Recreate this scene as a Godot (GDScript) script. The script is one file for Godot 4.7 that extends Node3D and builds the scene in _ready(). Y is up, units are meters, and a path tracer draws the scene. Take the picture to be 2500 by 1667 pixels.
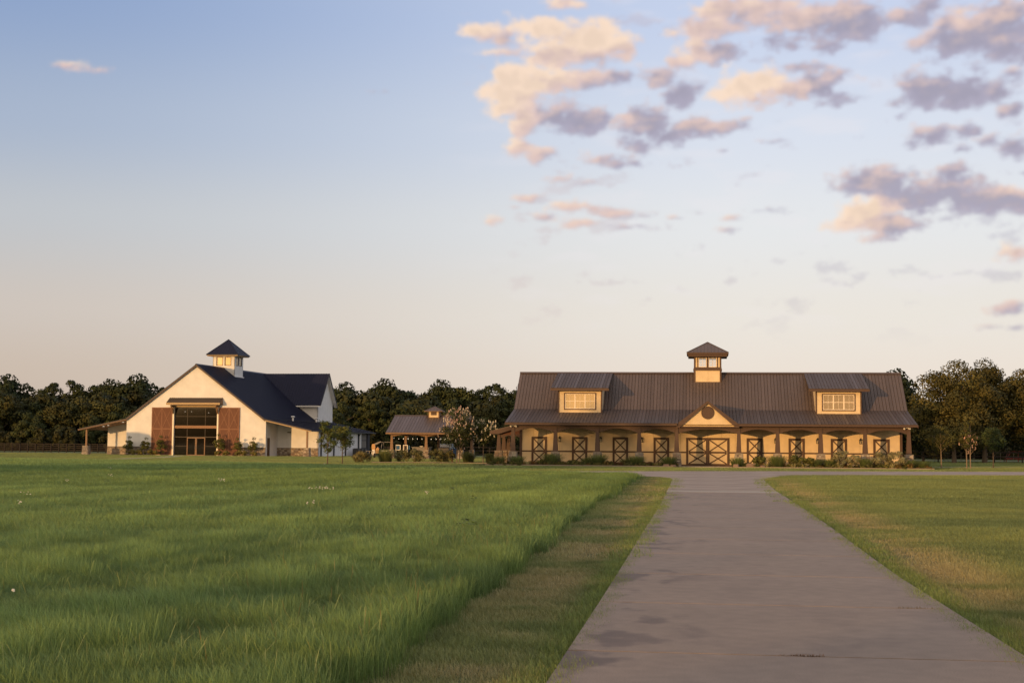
extends Node3D
# A long brown-roofed stable, a white barn with a navy roof and an open pavilion behind a meadow and a concrete drive, at sunset.

var rng := RandomNumberGenerator.new()
var taken := {}
var M := {}
var tones := FastNoiseLite.new()
const EYE := 1.66


class MB:
	var v := PackedVector3Array()
	var n := PackedVector3Array()
	var c := PackedColorArray()
	var t := PackedVector2Array()
	var col := Color.WHITE
	var use_uv := false

	# corners run counter-clockwise as seen from outside
	func tri(a: Vector3, b: Vector3, d: Vector3) -> void:
		var m := (b - a).cross(d - a)
		if m.length_squared() < 1e-14:
			return
		m = m.normalized()
		v.append(a)
		v.append(d)
		v.append(b)
		for i in 3:
			n.append(m)
			c.append(col)

	func quad(a: Vector3, b: Vector3, d: Vector3, e: Vector3) -> void:
		tri(a, b, d)
		tri(a, d, e)

	func poly(p: Array) -> void:
		for i in range(1, p.size() - 1):
			tri(p[0], p[i], p[i + 1])

	func prism(p: Array, ext: Vector3) -> void:
		poly(p)
		var q := []
		for i in range(p.size() - 1, -1, -1):
			q.append(p[i] + ext)
		poly(q)
		for i in p.size():
			var a: Vector3 = p[i]
			var b: Vector3 = p[(i + 1) % p.size()]
			quad(b, a, a + ext, b + ext)

	func box(lo: Vector3, hi: Vector3) -> void:
		prism([Vector3(lo.x, lo.y, hi.z), Vector3(hi.x, lo.y, hi.z), Vector3(hi.x, hi.y, hi.z), Vector3(lo.x, hi.y, hi.z)], Vector3(0, 0, lo.z - hi.z))

	func bar(a: Vector3, b: Vector3, w: float, h: float, up := Vector3.UP) -> void:
		var z := (b - a).normalized()
		var x := up.cross(z).normalized() * w * 0.5
		var y := z.cross(x).normalized() * h * 0.5
		prism([b - x - y, b + x - y, b + x + y, b - x + y], a - b)

	func frustum(at: Vector3, w0: float, d0: float, w1: float, d1: float, h: float) -> void:
		var lo := [at + Vector3(-w0, 0, d0) * 0.5, at + Vector3(w0, 0, d0) * 0.5, at + Vector3(w0, 0, -d0) * 0.5, at + Vector3(-w0, 0, -d0) * 0.5]
		var up := Vector3(0, h, 0)
		var hi := [at + up + Vector3(-w1, 0, d1) * 0.5, at + up + Vector3(w1, 0, d1) * 0.5, at + up + Vector3(w1, 0, -d1) * 0.5, at + up + Vector3(-w1, 0, -d1) * 0.5]
		for i in 4:
			var j := (i + 1) % 4
			quad(lo[i], lo[j], hi[j], hi[i])
		poly(hi)
		poly([lo[3], lo[2], lo[1], lo[0]])

	func tube(p: Array, r: Array, sides := 7) -> void:
		var rings := []
		for i in p.size():
			var d: Vector3 = (p[mini(i + 1, p.size() - 1)] - p[maxi(i - 1, 0)]).normalized()
			var x := d.cross(Vector3(0.31, 0.17, 0.93)).normalized()
			var y := d.cross(x)
			var ring := []
			for k in sides:
				var a := TAU * k / sides
				ring.append(p[i] + (x * cos(a) + y * sin(a)) * r[i])
			rings.append(ring)
		for i in p.size() - 1:
			for k in sides:
				var j := (k + 1) % sides
				quad(rings[i][k], rings[i][j], rings[i + 1][j], rings[i + 1][k])
		var last: Array = rings[-1]
		poly(last)
		var first: Array = rings[0].duplicate()
		first.reverse()
		poly(first)

	func disc(at: Vector3, r: float, z: Vector3, thick: float, sides := 28) -> void:
		var x := z.cross(Vector3(0.02, 0.05, 0.9) if absf(z.y) > 0.8 else Vector3.UP).normalized()
		var y := z.cross(x)
		var p := []
		for k in sides:
			var a := TAU * k / sides
			p.append(at + (x * cos(a) + y * sin(a)) * r)
		prism(p, -z * thick)

	func done() -> ArrayMesh:
		var a := []
		a.resize(Mesh.ARRAY_MAX)
		a[Mesh.ARRAY_VERTEX] = v
		a[Mesh.ARRAY_NORMAL] = n
		a[Mesh.ARRAY_COLOR] = c
		if use_uv:
			a[Mesh.ARRAY_TEX_UV] = t
		var m := ArrayMesh.new()
		m.add_surface_from_arrays(Mesh.PRIMITIVE_TRIANGLES, a)
		return m


class Leaves:
	var v := PackedVector3Array()
	var n := PackedVector3Array()
	var c := PackedColorArray()
	var ix := PackedInt32Array()

	# a small folded leaf round a point
	func leaf(at: Vector3, face: Vector3, along: Vector3, long: float, wide: float, soft: Vector3, col: Color) -> void:
		var x := face.cross(along)
		if x.length_squared() < 1e-6:
			x = face.cross(Vector3(0.3, 0.5, 0.8))
		x = x.normalized() * wide * 0.5
		var y := x.cross(face).normalized() * long * 0.5
		var k := v.size()
		v.append(at - y)
		v.append(at + x + face * wide * 0.12)
		v.append(at + y)
		v.append(at - x + face * wide * 0.12)
		var s := (face + soft).normalized()
		for i in 4:
			n.append(s)
			c.append(col)
		# front faces run clockwise
		var m := (v[k + 1] - v[k]).cross(v[k + 2] - v[k])
		if m.dot(face) > 0.0:
			ix.append_array([k, k + 2, k + 1, k, k + 3, k + 2])
		else:
			ix.append_array([k, k + 1, k + 2, k, k + 2, k + 3])

	# a bent blade of grass in three pieces
	func blade(at: Vector3, lean: Vector3, high: float, wide: float, low: Color, tip: Color) -> void:
		var side := Vector3(-lean.z, 0, lean.x)
		if side.length_squared() < 1e-8:
			side = Vector3(1, 0, 0)
		side = side.normalized() * wide * 0.5
		var p0 := at
		var p1 := at + Vector3(lean.x * 0.25, high * 0.55, lean.z * 0.25)
		var p2 := at + Vector3(lean.x * 0.68, high * 0.88, lean.z * 0.68)
		var p3 := at + Vector3(lean.x, high * (1.0 - lean.length() * 0.25), lean.z)
		var k := v.size()
		var mid := low.lerp(tip, 0.6)
		for q in [[p0, 1.0, low], [p1, 0.9, mid], [p2, 0.6, tip]]:
			v.append(q[0] - side * q[1])
			v.append(q[0] + side * q[1])
			c.append(q[2])
			c.append(q[2])
		v.append(p3)
		c.append(tip)
		var up := (Vector3(0, 0.55, 0) + Vector3(-side.z, 0, side.x).normalized()).normalized()
		for i in 7:
			n.append(up)
		ix.append_array([k, k + 2, k + 1, k + 1, k + 2, k + 3, k + 2, k + 4, k + 3, k + 3, k + 4, k + 5, k + 4, k + 6, k + 5])

	func done() -> ArrayMesh:
		var a := []
		a.resize(Mesh.ARRAY_MAX)
		a[Mesh.ARRAY_VERTEX] = v
		a[Mesh.ARRAY_NORMAL] = n
		a[Mesh.ARRAY_COLOR] = c
		a[Mesh.ARRAY_INDEX] = ix
		var m := ArrayMesh.new()
		m.add_surface_from_arrays(Mesh.PRIMITIVE_TRIANGLES, a)
		return m


# ---------------------------------------------------------------- naming

func numbered(called: String) -> String:
	var k: int = taken.get(called, 0)
	taken[called] = k + 1
	return called if k == 0 else "%s_%03d" % [called, k]


func tag(o: Node, label: String, category: String, group := "", kind := "") -> Node:
	o.set_meta("label", label)
	o.set_meta("category", category)
	if group:
		o.set_meta("group", group)
	if kind:
		o.set_meta("kind", kind)
	return o


func thing(called: String, label: String, category: String, at := Vector3.ZERO, turn := 0.0, group := "") -> Node3D:
	var o := Node3D.new()
	o.name = numbered(called)
	add_child(o)
	o.position = at
	o.rotation.y = turn
	tag(o, label, category, group)
	return o


func part(parent: Node, called: String, shape, m: Material, at := Transform3D(), stuff := false) -> MeshInstance3D:
	var o := MeshInstance3D.new()
	var k := 0
	var full := called
	while parent.has_node(full):
		k += 1
		full = "%s_%03d" % [called, k]
	o.name = full
	o.mesh = shape.done() if not shape is Mesh else shape
	o.material_override = m
	o.transform = at
	parent.add_child(o)
	if stuff:
		o.set_meta("kind", "stuff")
	return o


func struct(called: String, shape, m: Material, label := "", category := "ground") -> MeshInstance3D:
	var o := part(self, called, shape, m)
	o.set_meta("kind", "structure")
	if label:
		o.set_meta("label", label)
		o.set_meta("category", category)
	return o


func copy(o: Node3D, label: String, at: Vector3, turn := 0.0, size := 1.0) -> Node3D:
	var r: Node3D = o.duplicate()
	r.name = numbered(str(o.name).rstrip("0123456789").rstrip("_"))
	add_child(r)
	r.position = at
	r.rotation.y = turn
	r.scale = Vector3.ONE * size
	r.set_meta("label", label)
	return r


func field(called: String, mesh: Mesh, m: Material, places: Array, tints: Array, label: String, category: String) -> void:
	var mm := MultiMesh.new()
	mm.transform_format = MultiMesh.TRANSFORM_3D
	mm.use_colors = true
	mm.mesh = mesh
	mm.instance_count = places.size()
	for i in places.size():
		mm.set_instance_transform(i, places[i])
		mm.set_instance_color(i, tints[i])
	var o := MultiMeshInstance3D.new()
	o.name = numbered(called)
	o.multimesh = mm
	o.material_override = m
	add_child(o)
	tag(o, label, category, "", "stuff")


# ---------------------------------------------------------------- materials

func lin(r: float, g: float, b: float) -> Color:
	return Color(r, g, b).linear_to_srgb()


func noise_tex(size: int, freq: float, low: float, high: float, seed_: int, octaves := 4, kind := FastNoiseLite.TYPE_SIMPLEX_SMOOTH) -> NoiseTexture2D:
	var f := FastNoiseLite.new()
	f.seed = seed_
	f.noise_type = kind
	f.frequency = freq
	f.fractal_octaves = octaves
	var g := Gradient.new()
	g.set_color(0, Color(low, low, low))
	g.set_color(1, Color(high, high, high))
	var t := NoiseTexture2D.new()
	t.width = size
	t.height = size
	t.seamless = true
	t.noise = f
	t.color_ramp = g
	return t


func surface(key: String, col: Color, rough: float, tex: Texture2D = null, scale_ := 0.5, world := true) -> StandardMaterial3D:
	var m := StandardMaterial3D.new()
	m.resource_name = key
	m.albedo_color = col
	m.roughness = rough
	m.vertex_color_use_as_albedo = true
	if tex:
		m.albedo_texture = tex
		m.uv1_triplanar = true
		m.uv1_world_triplanar = world
		m.uv1_scale = Vector3.ONE * scale_
	M[key] = m
	return m


func leafy(key: String, rough := 0.7, through := 0.35) -> StandardMaterial3D:
	var m := surface(key, Color.WHITE, rough)
	m.metallic_specular = 0.3
	m.backlight_enabled = true
	m.backlight = Color(through, through, through * 0.8)
	return m


func make_materials() -> void:
	var soft := noise_tex(256, 0.012, 0.93, 1.0, 3)
	var blotch := noise_tex(512, 0.006, 0.78, 1.0, 11, 5)
	var grain := noise_tex(256, 0.09, 0.72, 1.0, 5, 3)
	var wood := noise_tex(256, 0.03, 0.62, 1.0, 9, 5)
	surface("siding", lin(0.74, 0.58, 0.36), 0.75, soft, 0.35)
	surface("siding_edge", lin(0.40, 0.29, 0.17), 0.85)
	surface("brown_trim", lin(0.075, 0.038, 0.024), 0.6, soft, 0.8)
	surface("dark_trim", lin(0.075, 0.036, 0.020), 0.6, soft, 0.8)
	surface("column_paint", lin(0.080, 0.044, 0.031), 0.65, soft, 0.6)
	surface("brown_metal", lin(0.112, 0.084, 0.074), 0.42, soft, 0.25)
	M.brown_metal.metallic_specular = 0.5
	surface("brown_metal_low", lin(0.108, 0.083, 0.075), 0.5, soft, 0.25)
	M.brown_metal_low.metallic_specular = 0.22
	surface("cream", lin(0.74, 0.74, 0.74), 0.7, soft, 0.2)
	surface("cream_trim", lin(0.82, 0.75, 0.62), 0.6)
	surface("white_metal", lin(0.78, 0.78, 0.78), 0.5, soft, 0.3)
	surface("navy_metal", lin(0.013, 0.016, 0.042), 0.42, soft, 0.2)
	M.navy_metal.metallic_specular = 0.3
	surface("navy_trim", lin(0.022, 0.022, 0.035), 0.5)
	surface("rust_boards", lin(0.15, 0.062, 0.035), 0.75, soft, 0.5)
	surface("rust_brace", lin(0.22, 0.098, 0.056), 0.7, soft, 0.5)
	surface("light_wood", lin(0.62, 0.44, 0.24), 0.7, wood, 0.9)
	surface("warm_wood", lin(0.34, 0.20, 0.11), 0.7, wood, 0.9)
	surface("bronze", lin(0.04, 0.028, 0.02), 0.6)
	surface("rib_shadow", lin(0.035, 0.022, 0.016), 0.7)  # roof deck between the sheets; the ribs' shadow is put into this dark colour
	surface("brown_fascia", lin(0.13, 0.07, 0.042), 0.6)
	surface("awning_metal", lin(0.055, 0.038, 0.028), 0.6)
	surface("beam_wood", lin(0.40, 0.215, 0.11), 0.7, wood, 0.9)
	for k in ["brown_metal", "brown_metal_low"]:
		for v in [["_pale", 1.12], ["_deep", 0.9]]:
			var m: StandardMaterial3D = M[k].duplicate()
			m.resource_name = k + v[0]
			m.albedo_color = (m.albedo_color.srgb_to_linear() * v[1]).linear_to_srgb()
			m.roughness *= 2.0 - v[1]
			M[k + v[0]] = m
	surface("black_metal", lin(0.012, 0.012, 0.013), 0.5)
	surface("dark_grey", lin(0.06, 0.06, 0.065), 0.6, soft, 0.8)
	surface("mid_grey", lin(0.22, 0.21, 0.2), 0.6, soft, 0.8)
	surface("stone", Color.WHITE, 0.9, grain, 1.6)
	surface("mortar", lin(0.22, 0.19, 0.15), 0.95, grain, 1.5)
	surface("pane_reflect_tan", lin(0.62, 0.47, 0.24), 0.8)  # panel behind the west dormer panes; yellowish glass reflection painted into its colour
	surface("pane_reflect_dim", lin(0.30, 0.22, 0.13), 0.8)  # dimmer copy for the east dormer, painted without that yellowish reflection
	surface("pane_sunglow", lin(0.85, 0.62, 0.28), 0.8)  # yellow painted in for the sunlit glow of the barn cupola windows
	surface("sash", lin(0.82, 0.70, 0.55), 0.55)
	surface("interior", lin(0.05, 0.04, 0.03), 0.9)
	surface("bark", lin(0.16, 0.12, 0.085), 0.95, wood, 2.0)
	surface("pale_bark", lin(0.36, 0.27, 0.19), 0.9, wood, 2.0)
	surface("fence_wood", lin(0.03, 0.022, 0.018), 0.85, wood, 1.0)
	surface("steel_post", lin(0.20, 0.18, 0.15), 0.6)
	surface("orange_paint", lin(0.42, 0.22, 0.07), 0.45)
	surface("red_paint", lin(0.30, 0.03, 0.025), 0.5)
	surface("green_paint", lin(0.03, 0.06, 0.04), 0.5)
	surface("blue_cloth", lin(0.06, 0.16, 0.33), 0.9)
	surface("blue_paint", lin(0.035, 0.07, 0.13), 0.25)
	surface("white_paint", lin(0.8, 0.78, 0.74), 0.5)
	surface("rubber", lin(0.02, 0.02, 0.02), 0.9)
	surface("mulch", lin(0.055, 0.034, 0.022), 0.95, grain, 2.0)
	surface("edging", lin(0.36, 0.30, 0.23), 0.9, grain, 1.5)
	surface("gravel", lin(0.36, 0.29, 0.24), 0.95, noise_tex(512, 0.05, 0.6, 1.0, 21, 5), 0.35)
	surface("road", lin(0.42, 0.33, 0.27), 0.85, blotch, 0.12)
	surface("walk", lin(0.52, 0.46, 0.40), 0.9, grain, 0.8)
	var pane := surface("pane", Color(0.012, 0.010, 0.008, 0.8), 0.04)
	pane.transparency = BaseMaterial3D.TRANSPARENCY_ALPHA
	var clear := surface("clear_pane", Color(0.75, 0.7, 0.55, 0.14), 0.05)
	clear.transparency = BaseMaterial3D.TRANSPARENCY_ALPHA
	var lamp := surface("lamp_face", Color(1, 0.95, 0.85), 0.5)
	lamp.emission_enabled = true
	lamp.emission = Color(1, 0.93, 0.82)
	lamp.emission_energy_multiplier = 1.6
	leafy("leaf")
	leafy("grass", 0.75, 0.6)
	leafy("blossom", 0.8, 0.4)
	# the ground under the grass: green, with paler dry thatch
	var g := Gradient.new()
	g.set_color(0, Color(0.30, 0.36, 0.16))
	g.set_color(1, Color(0.52, 0.50, 0.27))
	g.add_point(0.55, Color(0.38, 0.44, 0.20))
	var t := noise_tex(1024, 0.018, 0, 1, 31, 6)
	t.color_ramp = g
	surface("soil", Color.WHITE, 0.95, t, 0.09)
	M.soil.detail_enabled = true
	M.soil.detail_blend_mode = BaseMaterial3D.BLEND_MODE_MUL
	M.soil.detail_albedo = noise_tex(512, 0.06, 0.55, 1.0, 33, 4)
	M.soil.detail_uv_layer = BaseMaterial3D.DETAIL_UV_2
	M.soil.uv2_triplanar = true
	M.soil.uv2_world_triplanar = true
	M.soil.uv2_scale = Vector3.ONE * 0.55
	# concrete slabs: their stains come from a picture computed here, laid along the drive
	var im := Image.create(256, 2048, false, Image.FORMAT_RGB8)
	var a := FastNoiseLite.new()
	a.seed = 41
	a.frequency = 0.02
	a.fractal_octaves = 5
	var b := FastNoiseLite.new()
	b.seed = 43
	b.frequency = 0.006
	b.fractal_octaves = 4
	for y in 2048:
		for x in 256:
			var wide := x / 256.0
			# long smears across the drive, stronger on its west half
			var smear := a.get_noise_2d(x * 1.1, y * 1.9)
			var pool := b.get_noise_2d(x * 1.8 + 300.0, y * 1.5)
			var dark := smoothstep(0.1, 0.55, smear * 0.9 + pool * 0.9) * lerpf(1.0, 0.16, smoothstep(0.10, 0.42, wide + 0.1 * pool))
			var tone := 0.93 + 0.06 * a.get_noise_2d(x * 3.0 + 900.0, y * 7.0) + 0.04 * b.get_noise_2d(x * 1.0, y * 3.0 + 700.0)
			tone *= 1.0 - 0.25 * dark
			im.set_pixel(x, y, Color(tone, tone * (1.0 - 0.01 * dark), tone * (1.0 + 0.02 * dark)))
	var slab := surface("slab", lin(0.425, 0.325, 0.255), 0.8)
	slab.albedo_texture = ImageTexture.create_from_image(im)
	slab.detail_enabled = true
	slab.detail_blend_mode = BaseMaterial3D.BLEND_MODE_MUL
	slab.detail_albedo = noise_tex(512, 0.16, 0.72, 1.0, 45, 2)
	slab.detail_uv_layer = BaseMaterial3D.DETAIL_UV_2
	slab.uv2_triplanar = true
	slab.uv2_world_triplanar = true
	slab.uv2_scale = Vector3.ONE * 0.9


func _ready() -> void:
	rng.seed = 20240611
	tones.seed = 77
	tones.frequency = 0.02
	# camera: 54 mm equivalent, eye at 1.66 m over the drive
	var yaw := 0.1293
	var pitch := 0.0709
	var roll := 0.0084
	var fwd := Vector3(-sin(yaw) * cos(pitch), sin(pitch), -cos(yaw) * cos(pitch))
	var right := Vector3(cos(yaw), 0, -sin(yaw))
	var up := right.cross(fwd)
	var cam := Camera3D.new()
	cam.name = "camera"
	cam.fov = 26.07
	cam.near = 0.1
	cam.far = 6000.0
	cam.basis = Basis(right * cos(roll) + up * sin(roll), up * cos(roll) - right * sin(roll), -fwd)
	cam.position = Vector3(0, EYE, 0)
	add_child(cam)
	cam.current = true
	# sky and air
	var env := Environment.new()
	env.background_mode = Environment.BG_SKY
	env.sky = evening_sky()
	env.tonemap_mode = Environment.TONE_MAPPER_LINEAR
	env.tonemap_exposure = 1.0
	env.sdfgi_enabled = true
	env.ssao_enabled = true
	env.ssil_enabled = true
	var we := WorldEnvironment.new()
	we.environment = env
	add_child(we)
	# the low sun, behind the camera and to the west
	var sun := DirectionalLight3D.new()
	sun.name = "sun"
	sun.light_energy = 0.98
	sun.light_color = lin(1.0, 0.55, 0.20)
	sun.light_angular_distance = 0.6
	sun.shadow_enabled = true
	var az := deg_to_rad(27.3)
	var el := deg_to_rad(4.1)
	var travel := Vector3(sin(az) * cos(el), -sin(el), -cos(az) * cos(el))
	sun.basis = Basis.looking_at(travel, Vector3.UP)
	add_child(sun)

	make_materials()
	ground()
	drive()
	stable()
	barn()
	pavilion()
	between()
	fences()
	woods()
	planting()
	grasses()


# ---------------------------------------------------------------- sky

func srgb(r: float, g: float, b: float) -> Color:
	return Color(r / 255.0, g / 255.0, b / 255.0)


func ramp(el: float, stops: Array) -> Color:
	for i in range(1, stops.size()):
		if el <= stops[i][0]:
			return stops[i - 1][1].lerp(stops[i][1], smoothstep(0.0, 1.0, clampf((el - stops[i - 1][0]) / (stops[i][0] - stops[i - 1][0]), 0, 1)) * 0.5 + 0.5 * clampf((el - stops[i - 1][0]) / (stops[i][0] - stops[i - 1][0]), 0, 1))
	return stops[-1][1]


var west_sky := []
var east_sky := []


var sun_sky := []


func air(az: float, el: float) -> Color:
	# west of the view the dusk is darker and mauve, east of it paler; round the sun it glows
	var k := smoothstep(-29.0, 3.0, az) if absf(az) < 90.0 else smoothstep(180.0, 90.0, absf(az)) * (1.0 if az > 0.0 else 0.0) + smoothstep(90.0, 180.0, absf(az)) * 0.6
	var c := ramp(el, west_sky).lerp(ramp(el, east_sky), k).srgb_to_linear()
	var off := absf(wrapf(az + 152.7, -180.0, 180.0))
	return c.lerp(ramp(el, sun_sky), smoothstep(115.0, 20.0, off))


func evening_sky() -> Sky:
	var top := srgb(172, 169, 174)
	west_sky = [[0.0, srgb(196, 176, 160)], [2.5, srgb(203, 187, 172)], [5.0, srgb(206, 196, 187)], [8.5, srgb(192, 196, 201)], [12.0, srgb(168, 182, 204)], [16.5, srgb(142, 164, 201)], [30.0, srgb(148, 158, 186)], [60.0, srgb(164, 166, 178)], [90.0, top]]
	east_sky = [[0.0, srgb(233, 216, 202)], [2.5, srgb(236, 224, 211)], [5.0, srgb(235, 229, 220)], [8.5, srgb(230, 232, 234)], [12.0, srgb(218, 225, 238)], [16.5, srgb(200, 212, 237)], [30.0, srgb(184, 192, 210)], [60.0, srgb(176, 177, 186)], [90.0, top]]
	sun_sky = [[0.0, Color(1.9, 1.3, 0.68)], [5.0, Color(1.9, 1.4, 0.82)], [15.0, Color(1.5, 1.2, 0.84)], [30.0, Color(1.1, 0.9, 0.66)], [60.0, Color(0.66, 0.58, 0.5)], [90.0, top.srgb_to_linear()]]
	# azimuth, elevation, half width, half height in degrees, and how much of the low sun it catches
	var puffs := [
	-8.78,15.91,0.66,0.38,0.8, -8.01,15.74,0.76,0.38,0.6, -6.47,16.02,1.04,0.52,1.0, -5.31,15.75,1.23,0.66,0.9, -4.16,15.74,0.81,0.62,1.0, -3.29,15.37,0.71,0.47,0.75,
	-5.89,15.11,1.04,0.47,0.7, -4.54,15.11,1.14,0.43,0.55, -7.81,15.15,0.76,0.19,0.5, -7.71,14.23,0.71,0.47,1.0, -6.74,14.1,1.04,0.52,1.0, -7.99,13.63,0.76,0.52,0.95,
	-7.12,13.46,1.04,0.57,0.8, -7.79,13.08,0.66,0.38,0.9, -5.78,14.11,0.85,0.47,0.65, -4.54,14.1,0.85,0.33,0.3, -3.38,14.23,0.66,0.33,0.2, -1.76,14.26,0.76,0.33,0.3,
	-1.0,14.7,0.47,0.28,0.5, -5.77,12.72,0.95,0.57,0.15, -4.72,12.54,1.04,0.47,0.08, -7.02,12.62,0.52,0.57,0.6, -3.95,12.72,0.38,0.28,0.08, -2.23,12.34,1.04,0.71,0.15,
	-2.62,12.8,0.47,0.38,0.1, -1.28,11.96,0.66,0.38,0.1, -0.34,12.31,0.85,0.38,0.2, 0.61,12.29,0.76,0.33,0.3, 1.54,12.36,0.47,0.24,0.15, -1.0,13.52,0.62,0.47,0.0,
	1.36,13.74,0.85,0.62,0.9, 2.3,14.03,0.85,0.47,1.0, 3.23,13.59,1.04,0.47,0.55, 1.92,13.27,0.76,0.28,0.6, 4.53,13.72,0.95,0.52,0.12, 4.89,13.16,0.57,0.19,0.08,
	3.6,14.43,0.85,0.24,0.2, 0.61,16.65,0.85,0.47,0.5, 2.03,16.55,1.33,0.62,0.4, 3.89,16.08,1.52,0.66,0.35, 5.28,16.1,1.33,0.76,0.2, 6.19,15.87,0.66,0.47,0.1,
	0.14,15.94,1.14,0.47,0.45, -0.34,15.23,0.57,0.47,0.6, 0.61,15.16,0.76,0.38,0.25, 2.59,15.5,0.57,0.28,0.08, 3.24,15.3,0.57,0.19,0.08, 4.72,15.15,0.66,0.24,0.08,
	7.55,15.97,0.85,0.33,0.1, 8.46,16.43,0.76,0.38,0.08, 10.21,15.35,1.89,0.76,0.18, 11.35,15.7,1.42,0.85,0.28, 9.33,15.06,1.04,0.57,0.04, 11.51,14.73,0.95,0.47,0.08,
	8.78,13.42,1.71,0.66,0.04, 9.57,13.02,1.04,0.47,0.04, 7.97,13.2,0.76,0.24,0.0, 10.97,13.2,0.66,0.38,0.04, 11.47,12.38,0.47,0.38,0.04, 11.58,13.73,0.47,0.19,0.04,
	8.49,11.66,1.04,0.33,0.04, 9.73,11.86,0.57,0.24,0.08, 7.77,11.46,0.47,0.19,0.04, 9.72,11.1,0.57,0.19,0.0, 10.68,11.41,0.47,0.24,0.08, 11.62,11.14,0.57,0.38,0.04,
	5.96,10.13,1.04,0.43,0.08, 6.95,10.0,0.85,0.52,0.08, 7.93,9.43,1.42,0.52,0.08, 9.35,9.55,1.42,0.76,0.12, 10.56,9.23,1.23,0.47,0.15, 11.51,9.1,0.76,0.38,0.25,
	9.27,10.27,0.57,0.33,0.04, 11.43,9.46,0.47,0.24,0.8, 6.31,8.84,1.04,0.62,0.8, 5.58,8.54,0.85,0.28,0.7, 7.03,8.45,0.95,0.43,0.28, 6.4,9.2,0.47,0.38,1.0,
	-7.2,11.6,0.47,0.33,0.5, -6.34,11.28,0.76,0.28,0.4, -3.95,11.14,0.95,0.28,0.32, -3.37,10.86,0.38,0.24,0.08, -2.52,10.95,0.57,0.19,0.04, -5.57,10.4,0.57,0.21,0.5,
	-4.9,10.21,0.47,0.11,0.3, -6.71,9.64,0.76,0.19,0.4, -7.57,9.26,0.38,0.14,0.5, -8.23,8.78,0.57,0.17,0.6, -5.37,9.27,0.66,0.25,0.5, -4.22,9.18,0.85,0.23,0.4,
	-3.37,8.99,0.95,0.17,0.32, -4.99,8.71,1.04,0.21,0.5, -6.23,8.89,0.47,0.15,0.2, -2.8,8.52,0.76,0.13,0.2, -3.65,8.62,0.47,0.13,0.08, 2.37,9.12,0.66,0.12,0.08,
	0.98,8.86,0.47,0.1,0.4, 1.16,8.39,0.47,0.1,0.2, -1.0,8.84,0.38,0.09,0.28, 0.89,11.41,0.38,0.1,0.08, 2.66,11.69,0.47,0.1,0.08, 11.48,7.27,0.57,0.38,0.65,
	-5.61,17.02,0.66,0.25,0.6, 11.87,10.19,0.38,0.13,0.04, -23.84,13.85,0.6,0.21,0.55, -24.66,13.89,0.48,0.1,0.3, -12.96,13.58,0.41,0.11,0.25, 11.38,5.26,0.64,0.25,0.2,
	11.15,4.56,0.8,0.14,0.1, -4.93,16.91,0.4,0.19,0.7,
	]
	var w := 4096
	var h := 2048
	var per := w / 360.0
	# the whole dome at a quarter of the size, with loose clouds away from the view
	var q := 4
	var sw := w / q
	var sh := h / q
	var rough := FastNoiseLite.new()
	rough.seed = 5
	rough.frequency = 0.02
	rough.fractal_octaves = 5
	var small := PackedFloat32Array()
	small.resize(sw * sh * 3)
	for y in sh:
		var el := 90.0 - (y + 0.5) * 180.0 / sh
		for x in sw:
			var az := (x + 0.5) * 360.0 / sw
			if az > 180.0:
				az -= 360.0
			var col: Color
			if el < 0.0:
				col = air(az, 0.0) * 0.55
			else:
				col = air(az, el)
				var far := 14.0 / (el + 10.0)
				var d := Vector3(sin(deg_to_rad(az)) * 60.0 * far, cos(deg_to_rad(az)) * 60.0 * far, el * 0.4)
				var a := smoothstep(-0.05, 0.4, rough.get_noise_3dv(d * 1.6)) * 0.75
				a *= smoothstep(12.0, 20.0, az) if az > 0.0 and az < 90.0 else 1.0
				a *= smoothstep(17.5, 24.0, el) if az > -60.0 and az < 13.0 else 1.0
				a *= smoothstep(1.0, 6.0, el)
				var back := absf(az) / 180.0
				col = col.lerp(srgb(196, 176, 178).lerp(srgb(244, 208, 172), back).srgb_to_linear(), a)
			var k := (y * sw + x) * 3
			small[k] = col.r
			small[k + 1] = col.g
			small[k + 2] = col.b
	var im := Image.create_from_data(sw, sh, false, Image.FORMAT_RGBF, small.to_byte_array())
	im.resize(w, h, Image.INTERPOLATE_BILINEAR)
	# the part that is in view, cloud by cloud
	var az0 := -38.0
	var az1 := 26.0
	var el1 := 24.0
	var cw := int((az1 - az0) * per)
	var ch := int(el1 * per)
	var dens := PackedFloat32Array()
	var warm := PackedFloat32Array()
	var mass := PackedFloat32Array()
	dens.resize(cw * ch)
	warm.resize(cw * ch)
	mass.resize(cw * ch)
	var bend := FastNoiseLite.new()
	bend.seed = 19
	bend.frequency = 0.05
	bend.fractal_octaves = 4
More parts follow.
